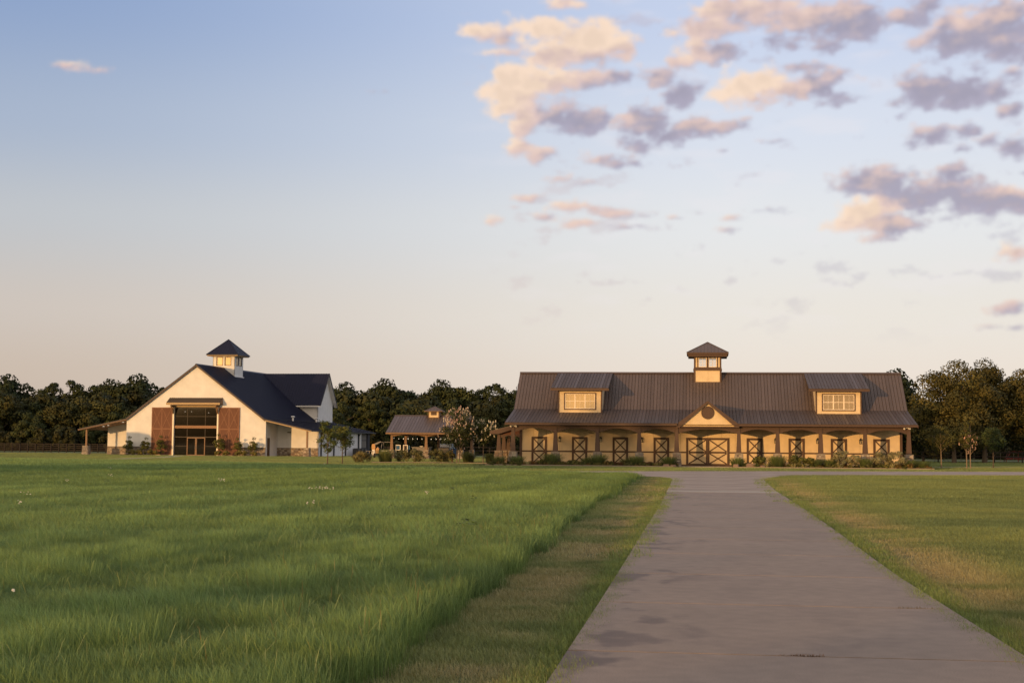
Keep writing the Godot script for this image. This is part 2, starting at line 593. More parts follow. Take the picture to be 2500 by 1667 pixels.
	for i in range(0, puffs.size(), 5):
		var pa: float = puffs[i]
		var pe: float = puffs[i + 1]
		var rx: float = puffs[i + 2]
		var ry: float = puffs[i + 3]
		var x0 := maxi(0, int((pa - rx * 2.0 - az0) * per))
		var x1 := mini(cw - 1, int((pa + rx * 2.0 - az0) * per))
		var y0 := maxi(0, int((el1 - pe - ry * 2.2) * per))
		var y1 := mini(ch - 1, int((el1 - pe + ry * 2.2) * per))
		for y in range(y0, y1 + 1):
			for x in range(x0, x1 + 1):
				var dx := ((x + 0.5) / per + az0 - pa) / rx + bend.get_noise_2d(x * 1.5, y * 1.5) * 0.75
				var dy := (el1 - (y + 0.5) / per - pe) / ry + bend.get_noise_2d(x * 1.5 + 500.0, y * 1.5) * 0.6
				var f := 1.0 - sqrt(dx * dx + dy * dy)
				if f > -0.6:
					var k := y * cw + x
					var m := (f + 0.6) * (f + 0.6)
					var strong := (f + 0.6) * lerpf(0.5, 1.0, smoothstep(0.12, 0.40, ry))
					dens[k] = maxf(dens[k], strong) + 0.12 * minf(dens[k], strong)
					# the west side of each cloud faces the sun
					warm[k] += m * (puffs[i + 4] - 0.18 * dx + 0.20 * dy)
					mass[k] += m
	var fine := FastNoiseLite.new()
	fine.seed = 23
	fine.frequency = 0.055
	fine.fractal_octaves = 5
	fine.fractal_gain = 0.6
	var peach := srgb(253, 224, 198)
	var rose := srgb(226, 198, 190)
	var mauve := srgb(170, 164, 184)
	for y in ch:
		var el := el1 - (y + 0.5) / per
		for x in cw:
			var az := az0 + (x + 0.5) / per
			var edge := smoothstep(az0, az0 + 8.0, az) * smoothstep(az1, az1 - 10.0, az) * smoothstep(el1, el1 - 5.0, el)
			var k := y * cw + x
			var nz := fine.get_noise_2d(x * 0.8 + y * 0.25, y * 1.9)
			var d := dens[k]
			if d <= 0.0 and edge >= 1.0 and el > 14.0 and az < -12.0:
				pass
			var a := 0.0
			var col := air(az, el)
			if d > 0.0:
				a = smoothstep(0.13, 1.05, d + nz * 0.88)
				var p := clampf(warm[k] / maxf(mass[k], 1e-4) + nz * 0.4 - 0.02, 0.0, 1.0)
				var tint := mauve.lerp(rose, smoothstep(0.0, 0.5, p)).lerp(peach, smoothstep(0.42, 0.9, p))
				# thick parts are a little deeper than thin edges
				tint = tint.lerp(tint * 0.95, smoothstep(0.9, 1.5, d))
				col = col.lerp(tint.srgb_to_linear(), a * 0.92)
			# loose scraps of cloud between the big ones
			var bits := fine.get_noise_2d(x * 0.5 + 300.0, y * 1.25 + 800.0) + 0.5 * bend.get_noise_2d(x * 0.22 + 40.0, y * 0.6 + 10.0)
			var scrap := smoothstep(0.30, 0.62, bits) * smoothstep(-11.0, -6.0, az) * smoothstep(3.5, 6.5, el) * (1.0 - a) * 0.32
			col = col.lerp(mauve.lerp(rose, clampf(0.3 - az * 0.05, 0.0, 0.9)).srgb_to_linear(), scrap)
			# thin streaks of high haze
			var veil := smoothstep(0.1, 0.6, bend.get_noise_2d(x * 0.35 + 90.0, y * 1.3 + 40.0)) * smoothstep(-12.0, -4.0, az) * smoothstep(3.0, 7.0, el) * (1.0 - a)
			col = col.lerp(srgb(238, 232, 236).srgb_to_linear(), veil * 0.22)
			var px := int(round(az * per)) % w
			if px < 0:
				px += w
			var py := int((90.0 - el) * per)
			if edge < 1.0:
				var was := im.get_pixel(px, py)
				im.set_pixel(px, py, was.lerp(col, edge))
			else:
				im.set_pixel(px, py, col)
	var pano := PanoramaSkyMaterial.new()
	pano.panorama = ImageTexture.create_from_image(im)
	var sky := Sky.new()
	sky.sky_material = pano
	return sky


# ---------------------------------------------------------------- ground, drive and roads

func ground() -> void:
	var g := MB.new()
	# one sheet, cut finer near the camera, out to the horizon
	var zs := [200, 40, 0, -40, -80, -120, -160, -220, -300, -600, -3000]
	var xs := [-3000, -500, -120, -60, -20, 20, 60, 120, 500, 3000]
	for i in zs.size() - 1:
		for j in xs.size() - 1:
			g.quad(Vector3(xs[j], 0, zs[i]), Vector3(xs[j + 1], 0, zs[i]), Vector3(xs[j + 1], 0, zs[i + 1]), Vector3(xs[j], 0, zs[i + 1]))
	struct("ground", g, M.soil, "grassy flat ground running out to the woods", "ground")


func slab_mesh(x0: float, x1: float, w0: float, w1: float, z0: float, z1: float) -> MB:
	var b := MB.new()
	b.use_uv = true
	var h := 0.045
	var p := [Vector3(x0, h, -z0), Vector3(x1, h, -z0), Vector3(w1, h, -z1), Vector3(w0, h, -z1)]
	b.prism(p, Vector3(0, -0.14, 0))
	for q in b.v:
		b.t.append(Vector2((q.x + 1.4) / 4.4, -q.z / 84.0))
	return b


var left_edge := [[4.0, -1.06], [17.0, -1.08], [32.0, -1.16], [40.0, -1.19], [56.5, -1.33], [75.0, -1.54], [79.0, -1.66]]
var right_edge := [[4.0, 2.55], [12.0, 2.52], [20.0, 2.47], [30.0, 2.61], [40.0, 2.70], [56.0, 2.76], [76.5, 3.08], [79.0, 3.2]]


func at_edge(e: Array, z: float) -> float:
	for i in range(1, e.size()):
		if z <= e[i][0]:
			return lerpf(e[i - 1][1], e[i][1], (z - e[i - 1][0]) / (e[i][0] - e[i - 1][0]))
	return e[-1][1]


func drive() -> void:
	var d := thing("driveway", "long straight concrete drive of broad slabs with dark smears", "driveway")
	d.set_meta("kind", "structure")
	var joints := [4.2, 8.1, 11.85, 15.6, 19.2, 22.9, 26.6, 30.3, 34.0, 37.7, 41.4, 45.1, 48.8, 52.5, 54.6]
	for i in joints.size() - 1:
		var a: float = joints[i] + 0.016
		var b: float = joints[i + 1] - 0.016
		part(d, "slab", slab_mesh(at_edge(left_edge, a), at_edge(right_edge, a), at_edge(left_edge, b), at_edge(right_edge, b), a, b), M.slab)
	var band := MB.new()
	band.prism([Vector3(-1.34, 0.048, -54.62), Vector3(2.74, 0.048, -54.62), Vector3(2.75, 0.048, -56.3), Vector3(-1.34, 0.048, -56.3)], Vector3(0, -0.14, 0))
	part(d, "expansion_band", band, M.walk)
	# tufts of dry grass that sit in the joints
	var tuft := Leaves.new()
	for i in 70:
		var at := Vector3(0.8 + 0.22 * (rng.randf() + rng.randf() - 1.0), 0.045, -11.85 + rng.randf_range(-0.02, 0.02))
		tuft.blade(at, Vector3(rng.randf_range(-0.05, 0.05), 0, rng.randf_range(-0.02, 0.04)), rng.randf_range(0.008, 0.024), 0.006, Color(0.14, 0.09, 0.05), Color(0.24, 0.13, 0.07))
	for i in 40:
		var at2 := Vector3(2.15 + 0.25 * (rng.randf() + rng.randf() - 1.0), 0.045, -15.6 + rng.randf_range(-0.02, 0.02))
		tuft.blade(at2, Vector3(rng.randf_range(-0.04, 0.04), 0, rng.randf_range(-0.02, 0.03)), rng.randf_range(0.008, 0.025), 0.006, Color(0.12, 0.10, 0.05), Color(0.2, 0.16, 0.08))
	tag(part(self, "joint_weed", tuft, M.grass), "dry brown weed tuft growing in a joint of the concrete drive", "weed", "", "stuff")
	# the apron that widens into the crossing road
	var ap := MB.new()
	var l := [Vector2(-1.34, 56.31), Vector2(-1.54, 75.1), Vector2(-1.72, 79.5), Vector2(-2.4, 82.6), Vector2(-3.8, 84.7), Vector2(-6.0, 86.2), Vector2(-9.0, 87.5)]
	var r := [Vector2(2.75, 56.31), Vector2(3.05, 75.1), Vector2(3.2, 79.5), Vector2(3.7, 83.2), Vector2(4.4, 88.0), Vector2(5.44, 92.3), Vector2(7.0, 93.4)]
	for i in 6:
		ap.prism([Vector3(l[i].x, 0.04, -l[i].y), Vector3(r[i].x, 0.04, -r[i].y), Vector3(r[i + 1].x, 0.04, -r[i + 1].y), Vector3(l[i + 1].x, 0.04, -l[i + 1].y)], Vector3(0, -0.14, 0))
	var near := [l[6], r[6], Vector2(12.5, 96.4), Vector2(21.0, 101.2), Vector2(40.0, 111.0), Vector2(80.0, 130.0)]
	var far := [Vector2(-9.0, 98.0), Vector2(4.5, 107.2), Vector2(10.5, 110.0), Vector2(19.5, 114.8), Vector2(38.0, 124.5), Vector2(78.0, 144.0)]
	for i in 5:
		ap.prism([Vector3(near[i].x, 0.04, -near[i].y), Vector3(near[i + 1].x, 0.04, -near[i + 1].y), Vector3(far[i + 1].x, 0.04, -far[i + 1].y), Vector3(far[i].x, 0.04, -far[i].y)], Vector3(0, -0.14, 0))
	struct("crossing_road", ap, M.road, "pale concrete road crossing in front of the brown-roofed stable", "road")
	# a second strip of paving farther east
	var s := MB.new()
	s.prism([Vector3(19.6, 0.03, -139.6), Vector3(60, 0.03, -164.0), Vector3(60, 0.03, -167.5), Vector3(19.6, 0.03, -142.6)], Vector3(0, -0.1, 0))
	struct("east_path", s, M.road, "thin strip of paving beyond the young trees", "path")
	# gravel court beside the white barn
	var g := MB.new()
	var near_g := [Vector2(-52.0, 140.0), Vector2(-41.0, 125.0), Vector2(-37.5, 122.5), Vector2(-34.3, 131.0), Vector2(-33.5, 140.0)]
	var far_g := [Vector2(-52.5, 143.0), Vector2(-44.0, 150.0), Vector2(-46.5, 188.0), Vector2(-46.0, 205.0), Vector2(-42.0, 192.0)]
	for i in 4:
		g.prism([Vector3(near_g[i].x, 0.02, -near_g[i].y), Vector3(near_g[i + 1].x, 0.02, -near_g[i + 1].y), Vector3(far_g[i + 1].x, 0.02, -far_g[i + 1].y), Vector3(far_g[i].x, 0.02, -far_g[i].y)], Vector3(0, -0.1, 0))
	struct("gravel_court", g, M.gravel, "tan gravel lane leading to the side of the white barn", "gravel")
	var p := MB.new()
	var wl := [Vector2(-60.0, 143.5), Vector2(-63.0, 165.2), Vector2(-69.4, 188.4), Vector2(-70.6, 194.1)]
	var wr := [Vector2(-58.2, 143.7), Vector2(-61.2, 164.8), Vector2(-67.6, 187.6), Vector2(-66.0, 193.9)]
	for i in 3:
		p.prism([Vector3(wl[i].x, 0.05, -wl[i].y), Vector3(wr[i].x, 0.05, -wr[i].y), Vector3(wr[i + 1].x, 0.05, -wr[i + 1].y), Vector3(wl[i + 1].x, 0.05, -wl[i + 1].y)], Vector3(0, -0.15, 0))
	struct("walkway", p, M.walk, "pale concrete walk leading to the glass doors of the barn", "walkway")


# ---------------------------------------------------------------- shared building pieces

# a course of rough stones on a flat face: o is the lower corner, x runs along, y up, z out
func stones(b: MB, o: Vector3, x: Vector3, y: Vector3, z: Vector3, long: float, high: float, taper := 0.0, warm := 0.5) -> void:
	var hues := [Color(0.36, 0.29, 0.21), Color(0.27, 0.19, 0.13), Color(0.40, 0.35, 0.28), Color(0.19, 0.14, 0.11), Color(0.30, 0.22, 0.15), Color(0.45, 0.38, 0.30), Color(0.23, 0.20, 0.18)]
	var t := 0.0
	while t < high - 0.04:
		var rise := minf(rng.randf_range(0.10, 0.20), high - t)
		if high - t - rise < 0.07:
			rise = high - t
		var in0 := taper * t
		var in1 := taper * (t + rise)
		var s := 0.0
		while s < long - 0.02:
			var run := minf(rng.randf_range(0.14, 0.44), long - s)
			if long - s - run < 0.1:
				run = long - s
			var g := 0.009
			var out := rng.randf_range(0.025, 0.06)
			var f0 := 1.0 - 2.0 * in0 / long
			var f1 := 1.0 - 2.0 * in1 / long
			var j := func() -> float: return rng.randf_range(-0.012, 0.012)
			var p := [
				o + x * (in0 + (s + g) * f0 + j.call()) + y * (t + g), o + x * (in0 + (s + run - g) * f0 + j.call()) + y * (t + g),
				o + x * (in1 + (s + run - g) * f1 + j.call()) + y * (t + rise - g), o + x * (in1 + (s + g) * f1 + j.call()) + y * (t + rise - g)]
			var mid: Vector3 = (p[0] + p[1] + p[2] + p[3]) * 0.25
			var top := []
			for k in 4:
				top.append(p[k] + (mid - p[k]) * 0.08 + z * (out + rng.randf_range(-0.008, 0.008)))
			var hue: Color = hues[rng.randi() % hues.size()]
			b.col = (hue * rng.randf_range(1.0, 1.6)).lerp(Color(0.33, 0.31, 0.29), 0.5 - warm * 0.5)
			b.col.a = 1.0
			b.quad(top[0], top[1], top[2], top[3])
			for k in 4:
				b.quad(p[k], p[(k + 1) % 4], top[(k + 1) % 4], top[k])
			s += run
		t += rise
	b.col = Color.WHITE


# a tapered stone pier as a part of a building (or a thing when the parent is the root)
func pier(parent: Node, at: Vector3, w0: float, w1: float, h: float, warm := 0.5) -> void:
	var b := MB.new()
	b.frustum(at, w0, w0, w1, w1, h)
	var core := part(parent, "stone_pier", b, M.mortar)
	var s := MB.new()
	var t := (w0 - w1) * 0.5 / h
	var k := (w0 - w1) * 0.5
	for f in 4:
		var r := Basis(Vector3.UP, f * PI * 0.5)
		stones(s, at + r * Vector3(-w0 * 0.5, 0, w0 * 0.5), r * Vector3(1, 0, 0), r * Vector3(0, 1, -t), r * Vector3(0, 0, 1), w0, h, t, warm)
	s.col = Color(0.42, 0.37, 0.30)
	s.box(at + Vector3(-w1 * 0.5 - 0.05, h, -w1 * 0.5 - 0.05), at + Vector3(w1 * 0.5 + 0.05, h + 0.05, w1 * 0.5 + 0.05))
	part(core, "stone", s, M.stone, Transform3D(), true)


# a thin roof sheet of profile points (z, y) carried along x
func slab_along_x(b: MB, z0: float, y0: float, z1: float, y1: float, xa: float, xb: float, thick: float) -> void:
	var d := Vector2(z1 - z0, y1 - y0).normalized()
	var nrm := Vector2(-d.y, d.x)
	if nrm.y < 0:
		nrm = -nrm
	var lo := Vector3(0, -nrm.y, -nrm.x) * thick
	var a := Vector3(xa, y0, z0)
	var c := Vector3(xb, y0, z0)
	var e := Vector3(xb, y1, z1)
	var f := Vector3(xa, y1, z1)
	if z0 > z1:
		b.prism([a, c, e, f], lo)
	else:
		b.prism([c, a, f, e], lo)


# one ribbed metal sheet lying along z, from 0 to long
func metal_sheet(wide: float, long: float) -> MB:
	var b := MB.new()
	b.box(Vector3(0.0, 0, 0), Vector3(wide - 0.03, 0.03, long))
	var r := [Vector3(0.0, 0.03, long), Vector3(0.05, 0.03, long), Vector3(0.036, 0.05, long), Vector3(0.014, 0.05, long)]
	b.prism(r, Vector3(0, 0, -long))
	b.prism([Vector3(wide * 0.5 - 0.02, 0.03, long), Vector3(wide * 0.5 + 0.02, 0.03, long), Vector3(wide * 0.5, 0.042, long)], Vector3(0, 0, -long))
	return b


# sheets side by side down a slope from the upper edge (x, y, z) to the lower edge
func sheet_row(parent: Node, top: Vector3, low: Vector3, count: int, wide: float, m: Material) -> void:
	var s := low - top
	var z := s.normalized()
	var y := z.cross(Vector3(1, 0, 0))
	var mesh := metal_sheet(wide, s.length()).done()
	for i in count:
		part(parent, "roof_sheet", mesh, M[m.resource_name + ["", "", "_pale", "", "_deep"][rng.randi() % 5]], Transform3D(Basis(Vector3(1, 0, 0), y, z), top + Vector3(wide * i, 0, 0) + y * 0.004))


# a low arch between two posts: the board's underside is a curve
func arch_board(x0: float, x1: float, spring: float, crown: float, top: float, z: float, thick: float) -> MB:
	var b := MB.new()
	var n := 14
	var ya := []
	for i in n + 1:
		var u := -1.0 + 2.0 * i / n
		ya.append(crown - (crown - spring) * u * u)
	for i in n:
		var a := lerpf(x0, x1, float(i) / n)
		var c := lerpf(x0, x1, float(i + 1) / n)
		b.quad(Vector3(a, ya[i], z), Vector3(c, ya[i + 1], z), Vector3(c, top, z), Vector3(a, top, z))
		b.quad(Vector3(c, ya[i + 1], z - thick), Vector3(a, ya[i], z - thick), Vector3(a, top, z - thick), Vector3(c, top, z - thick))
		b.quad(Vector3(a, ya[i], z - thick), Vector3(c, ya[i + 1], z - thick), Vector3(c, ya[i + 1], z), Vector3(a, ya[i], z))
	b.quad(Vector3(x0, spring, z - thick), Vector3(x0, spring, z), Vector3(x0, top, z), Vector3(x0, top, z - thick))
	b.quad(Vector3(x1, spring, z), Vector3(x1, spring, z - thick), Vector3(x1, top, z - thick), Vector3(x1, top, z))
	b.quad(Vector3(x0, top, z), Vector3(x1, top, z), Vector3(x1, top, z - thick), Vector3(x0, top, z - thick))
	return b


func frame_ring(x0: float, x1: float, y0: float, y1: float, w: float, z0: float, z1: float) -> MB:
	var b := MB.new()
	b.box(Vector3(x0, y0, z0), Vector3(x0 + w, y1, z1))
	b.box(Vector3(x1 - w, y0, z0), Vector3(x1, y1, z1))
	b.box(Vector3(x0 + w, y1 - w, z0), Vector3(x1 - w, y1, z1))
	b.box(Vector3(x0 + w, y0, z0), Vector3(x1 - w, y0 + w, z1))
	return b


# four sloping hips over a square, sheathed in metal
func hip_cap(parent: Node, c: Vector3, half: float, rise: float, roof: Material, trim: Material, fascia: float, ribs := 0.4) -> void:
	var r := MB.new()
	var apex := c + Vector3(0, rise, 0)
	for f in 4:
		var q := Basis(Vector3.UP, f * PI * 0.5)
		var a := c + q * Vector3(-half, 0, half)
		var b := c + q * Vector3(half, 0, half)
		r.tri(a, b, apex)
	r.poly([c + Vector3(-half, -0.01, -half), c + Vector3(half, -0.01, -half), c + Vector3(half, -0.01, half), c + Vector3(-half, -0.01, half)])
	var roof_part := part(parent, "cupola_roof", r, roof)
	var s := MB.new()
	for f in 4:
		var q := Basis(Vector3.UP, f * PI * 0.5)
		var x := -half + ribs
		while x < half - 0.05:
			var k := 1.0 - absf(x) / half
			s.bar(c + q * Vector3(x, 0.012, half), c + q * Vector3(x, rise * k + 0.012, half * (1.0 - k)), 0.035, 0.03)
			x += ribs
		s.bar(c + q * Vector3(half, 0.015, half), apex + Vector3(0, 0.015, 0), 0.09, 0.035)
	part(roof_part, "rib", s, roof, Transform3D(), true)
	var e := MB.new()
	e.box(c + Vector3(-half, -fascia, -half), c + Vector3(half, -0.012, half))
	part(parent, "cupola_eave", e, trim)


# ---------------------------------------------------------------- the stable

func cross_brace(parent: Node, x0: float, x1: float, y0: float, y1: float, z: float, w: float, m: Material) -> void:
	var a := MB.new()
	a.bar(Vector3(x0, y0, z), Vector3(x1, y1, z), w, 0.03, Vector3(0, 0, 1))
	part(parent, "brace", a, m)
	var b := MB.new()
	b.bar(Vector3(x0, y1, z + 0.006), Vector3(x1, y0, z + 0.006), w, 0.03, Vector3(0, 0, 1))
	part(parent, "brace", b, m)


func stable() -> void:
	var s := thing("stable", "long tan stable with brown metal roof, arched porch and X-braced stall doors", "stable", Vector3(0.4, 0, -132.57))
	var wl := -16.84
	var wr := 16.88
	var back := -12.1
	var f := MB.new()
	f.box(Vector3(-17.6, -0.1, back - 0.3), Vector3(17.8, 0.05, 4.75))
	part(s, "porch_floor", f, M.walk)
	# the walls: a recessed core, then boards with open joints
	var w := MB.new()
	w.box(Vector3(wl + 0.02, 0.05, back), Vector3(wr - 0.02, 4.7, -0.04))
	part(s, "wall", w, M.siding_edge)
	for side in [[wl + 0.04, -1.0], [wr - 0.04, 1.0]]:
		var e := MB.new()
		for p in [[Vector3(side[0], 4.55, -0.05), Vector3(side[0], 4.55, back + 0.05), Vector3(side[0], 4.95, back + 1.8), Vector3(side[0], 4.95, -1.8)], [Vector3(side[0], 4.95, -1.8), Vector3(side[0], 4.95, back + 1.8), Vector3(side[0], 8.4, -6.05)]]:
			if side[1] > 0:
				e.prism(p, Vector3(-0.15, 0, 0))
			else:
				p.reverse()
				e.prism(p, Vector3(0.15, 0, 0))
		part(s, "gable_wall", e, M.siding)
	var panel := 1.2043
	var board := MB.new()
	board.box(Vector3(0.008, 0.0, -0.03), Vector3(panel - 0.008, 4.6, 0.0))
	for k in 5:
		board.box(Vector3(0.2 * (k + 1) - 0.07, 0.0, 0.0), Vector3(0.2 * (k + 1) + 0.1, 4.6, 0.004))
	var board_mesh := board.done()
	for i in 28:
		part(s, "siding_panel", board_mesh, M.siding, Transform3D(Basis(), Vector3(wl + panel * i, 0.05, 0)))
	var sb := MB.new()
	sb.box(Vector3(-0.03, 0.05, back), Vector3(0, 4.6, -0.02))
	part(s, "side_siding", sb, M.siding, Transform3D(Basis(), Vector3(wl, 0, 0)))
	part(s, "side_siding", sb, M.siding, Transform3D(Basis(), Vector3(wr + 0.03, 0, 0)))
	var ip := MB.new()
	ip.box(Vector3(wl, 0.05, 0.008), Vector3(wr, 0.17, 0.05))
	part(s, "base_board", ip, M.brown_trim)
	for x in [wl - 0.02, wr - 0.2]:
		var cp := MB.new()
		cp.box(Vector3(x, 0.05, -0.2), Vector3(x + 0.22, 4.2, 0.06))
		part(s, "corner_post", cp, M.brown_trim)
	# stall doors, and the belt between them
	var doors := []
	for i in 4:
		doors.append([-15.08 + 3.66 * i, 1.39])
	doors.append([0.0, 3.81])
	for i in 4:
		doors.append([4.118 + 3.66 * i, 1.39])
	var from := wl + 0.2
	for i in doors.size() + 1:
		var to: float = wr - 0.2 if i == doors.size() else doors[i][0] - doors[i][1] * 0.5
		var belt := MB.new()
		belt.box(Vector3(from, 1.18, 0.006), Vector3(to, 1.31, 0.05))
		part(s, "belt_rail", belt, M.dark_trim)
		if i < doors.size():
			from = doors[i][0] + doors[i][1] * 0.5
	for d in doors:
		var x: float = d[0]
		var half: float = d[1] * 0.5
		var wide: bool = d[1] > 2.0
		var leaf := MB.new()
		leaf.box(Vector3(x - half + 0.1, 0.1, 0.006), Vector3(x + half - 0.1, 2.45, 0.035))
		var door := part(s, "double_door" if wide else "stall_door", leaf, M.siding)
		part(door, "frame", frame_ring(x - half, x + half, 0.06, 2.55, 0.19, 0.004, 0.085), M.dark_trim)
		var cols := [[x - half + 0.19, x + half - 0.19]]
		if wide:
			cols = [[x - half + 0.24, x - 0.15], [x + 0.15, x + half - 0.24]]
			var st := MB.new()
			st.box(Vector3(x - 0.15, 0.25, 0.03), Vector3(x - 0.008, 2.36, 0.075))
			part(door, "stile", st, M.dark_trim)
			var st2 := MB.new()
			st2.box(Vector3(x + 0.008, 0.25, 0.03), Vector3(x + 0.15, 2.36, 0.075))
			part(door, "stile", st2, M.dark_trim)
		for c in cols:
			var rail := MB.new()
			rail.box(Vector3(c[0], 1.17, 0.034), Vector3(c[1], 1.33, 0.07))
			part(door, "rail", rail, M.dark_trim)
			cross_brace(door, c[0], c[1], 1.33, 2.36, 0.05, 0.10, M.dark_trim)
			cross_brace(door, c[0], c[1], 0.25, 1.17, 0.05, 0.10, M.dark_trim)
	# the porch: piers, tapered columns and arched boards
	var zc := 3.87
	var cx := [-16.96, -13.22, -9.54, -5.91, -2.67, 2.65, 5.95, 9.58, 13.3, 16.92]
	for i in cx.size():
		pier(s, Vector3(cx[i], 0.05, zc), 0.78, 0.62, 1.12, 0.25 if i < 4 else 0.6)
		var c := MB.new()
		c.frustum(Vector3(cx[i], 1.22, zc), 0.44, 0.44, 0.25, 0.25, 2.25)
		part(s, "column", c, M.column_paint)
		if i < cx.size() - 1:
			part(s, "arch_board", arch_board(cx[i] + 0.1, cx[i + 1] - 0.1, 2.9, 3.27, 3.47, zc + 0.06, 0.12), M.column_paint)
	var hd := MB.new()
	hd.box(Vector3(-17.25, 3.42, zc - 0.12), Vector3(17.25, 3.62, zc + 0.15))
	part(s, "porch_beam", hd, M.brown_trim)
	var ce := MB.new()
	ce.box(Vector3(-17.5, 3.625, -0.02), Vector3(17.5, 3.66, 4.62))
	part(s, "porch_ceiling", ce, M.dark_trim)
	# roof: a shallow porch slope, then a steep one to the ridge; the rear mirrors it
	var ex := 17.6
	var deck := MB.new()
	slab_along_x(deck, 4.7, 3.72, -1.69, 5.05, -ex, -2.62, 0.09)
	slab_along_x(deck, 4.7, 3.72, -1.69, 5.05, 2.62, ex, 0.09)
	part(s, "porch_roof", deck, M.rib_shadow)
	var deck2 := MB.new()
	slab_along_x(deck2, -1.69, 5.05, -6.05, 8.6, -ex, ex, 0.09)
	part(s, "roof", deck2, M.rib_shadow)
	var rear := MB.new()
	slab_along_x(rear, -10.41, 5.05, -6.05, 8.6, -ex, ex, 0.09)
	slab_along_x(rear, -16.8, 3.72, -10.41, 5.05, -ex, ex, 0.09)
	part(s, "rear_roof", rear, M.brown_metal)
	var pitch := 2.0 * ex / 119.0
	# the porch sheets stop at the valleys of the small gable
	for i in 119:
		var x := -ex + pitch * (i + 0.5)
		var top := Vector3(-ex + pitch * i, 5.05, -1.69)
		var low := Vector3(-ex + pitch * i, 3.72, 4.7)
		if absf(x) < 2.66:
			var k := clampf((5.05 - (5.68 - absf(x) * 0.755)) / 1.33 + 0.05, 0.0, 1.0)
			if k < 0.08:
				continue
			low = top.lerp(low, k)
		sheet_row(s, top, low, 1, pitch, M.brown_metal_low)
	sheet_row(s, Vector3(-ex, 8.6, -6.05), Vector3(-ex, 5.05, -1.69), 119, pitch, M.brown_metal)
	var cap := MB.new()
	cap.prism([Vector3(ex + 0.02, 8.56, -5.83), Vector3(ex + 0.02, 8.56, -6.27), Vector3(ex + 0.02, 8.7, -6.1), Vector3(ex + 0.02, 8.7, -6.0)], Vector3(-2 * ex - 0.04, 0, 0))
	part(s, "ridge_cap", cap, M.brown_metal)
	var fa := MB.new()
	for seg in [[-ex, -2.62], [2.62, ex]]:
		fa.box(Vector3(seg[0], 3.53, 4.62), Vector3(seg[1], 3.70, 4.72))
	part(s, "eave_fascia", fa, M.brown_trim)
	for x in [-ex - 0.03, ex - 0.02]:
		var rk := MB.new()
		for seg in [[4.72, 3.66, -1.69, 4.98], [-1.69, 4.98, -6.05, 8.54], [-10.41, 4.98, -6.05, 8.54], [-16.8, 3.66, -10.41, 4.98]]:
			slab_along_x(rk, seg[0], seg[1], seg[2], seg[3], x, x + 0.05, 0.22)
		part(s, "rake_board", rk, M.brown_trim)
	# the porch gable over the double door
	var gz := 4.3
	var gw := MB.new()
	gw.prism([Vector3(-2.4, 3.49, gz), Vector3(2.4, 3.49, gz), Vector3(0.0, 5.48, gz)], Vector3(0, 0, -0.12))
	var gable := part(s, "porch_gable", gw, M.siding)
	var vent := MB.new()
	vent.disc(Vector3(0.0, 4.68, gz + 0.05), 0.51, Vector3(0, 0, 1), 0.06)
	part(gable, "round_vent", vent, M.brown_trim)
	var vr := MB.new()
	for k in 24:
		var a := TAU * k / 24
		var a2 := TAU * (k + 1) / 24
		vr.bar(Vector3(cos(a) * 0.53, 4.68 + sin(a) * 0.53, gz + 0.04), Vector3(cos(a2) * 0.53, 4.68 + sin(a2) * 0.53, gz + 0.04), 0.06, 0.07, Vector3(0, 0, 1))
	part(gable, "vent_ring", vr, M.brown_trim)
	var gb := MB.new()
	gb.box(Vector3(-2.5, 3.40, gz - 0.2), Vector3(2.5, 3.50, gz + 0.06))
	part(gable, "sill_board", gb, M.brown_trim)
	var grooves := MB.new()
	for k in 23:
		var x := -2.2 + 0.2 * k
		var top := 5.40 - absf(x) * 0.83
		if top > 3.55:
			grooves.box(Vector3(x - 0.085, 3.51, gz), Vector3(x + 0.085, top, gz + 0.006))
	part(gable, "gable_siding", grooves, M.siding, Transform3D(), true)
	for sd in [-1.0, 1.0]:
		var gr := MB.new()
		var p := [Vector3(0, 5.69, 4.72), Vector3(0, 5.69, -2.46), Vector3(sd * 2.66, 3.67, 4.9), Vector3(sd * 2.66, 3.67, 4.72)]
		# a roof sheet from the gable's ridge down to the porch eave
		var a := Vector3(0, 5.68, gz + 0.22)
		var b := Vector3(0, 5.68, -2.4)
		var c := Vector3(sd * 2.66, 3.67, 3.6)
		var e := Vector3(sd * 2.66, 3.67, gz + 0.22)
		if sd > 0:
			gr.prism([a, e, c, b], Vector3(0, -0.06, 0))
		else:
			gr.prism([b, c, e, a], Vector3(0, -0.06, 0))
		part(s, "gable_roof", gr, M.brown_metal)
		var bb := MB.new()
		var q := [Vector3(0, 5.70, gz + 0.23), Vector3(sd * 2.68, 3.68, gz + 0.23), Vector3(sd * 2.68, 3.40, gz + 0.23), Vector3(sd * 2.40, 3.40, gz + 0.23), Vector3(0, 5.46, gz + 0.23)]
		if sd > 0:
			q.reverse()
		bb.prism(q, Vector3(0, 0, -0.08))
		part(s, "barge_board", bb, M.column_paint)
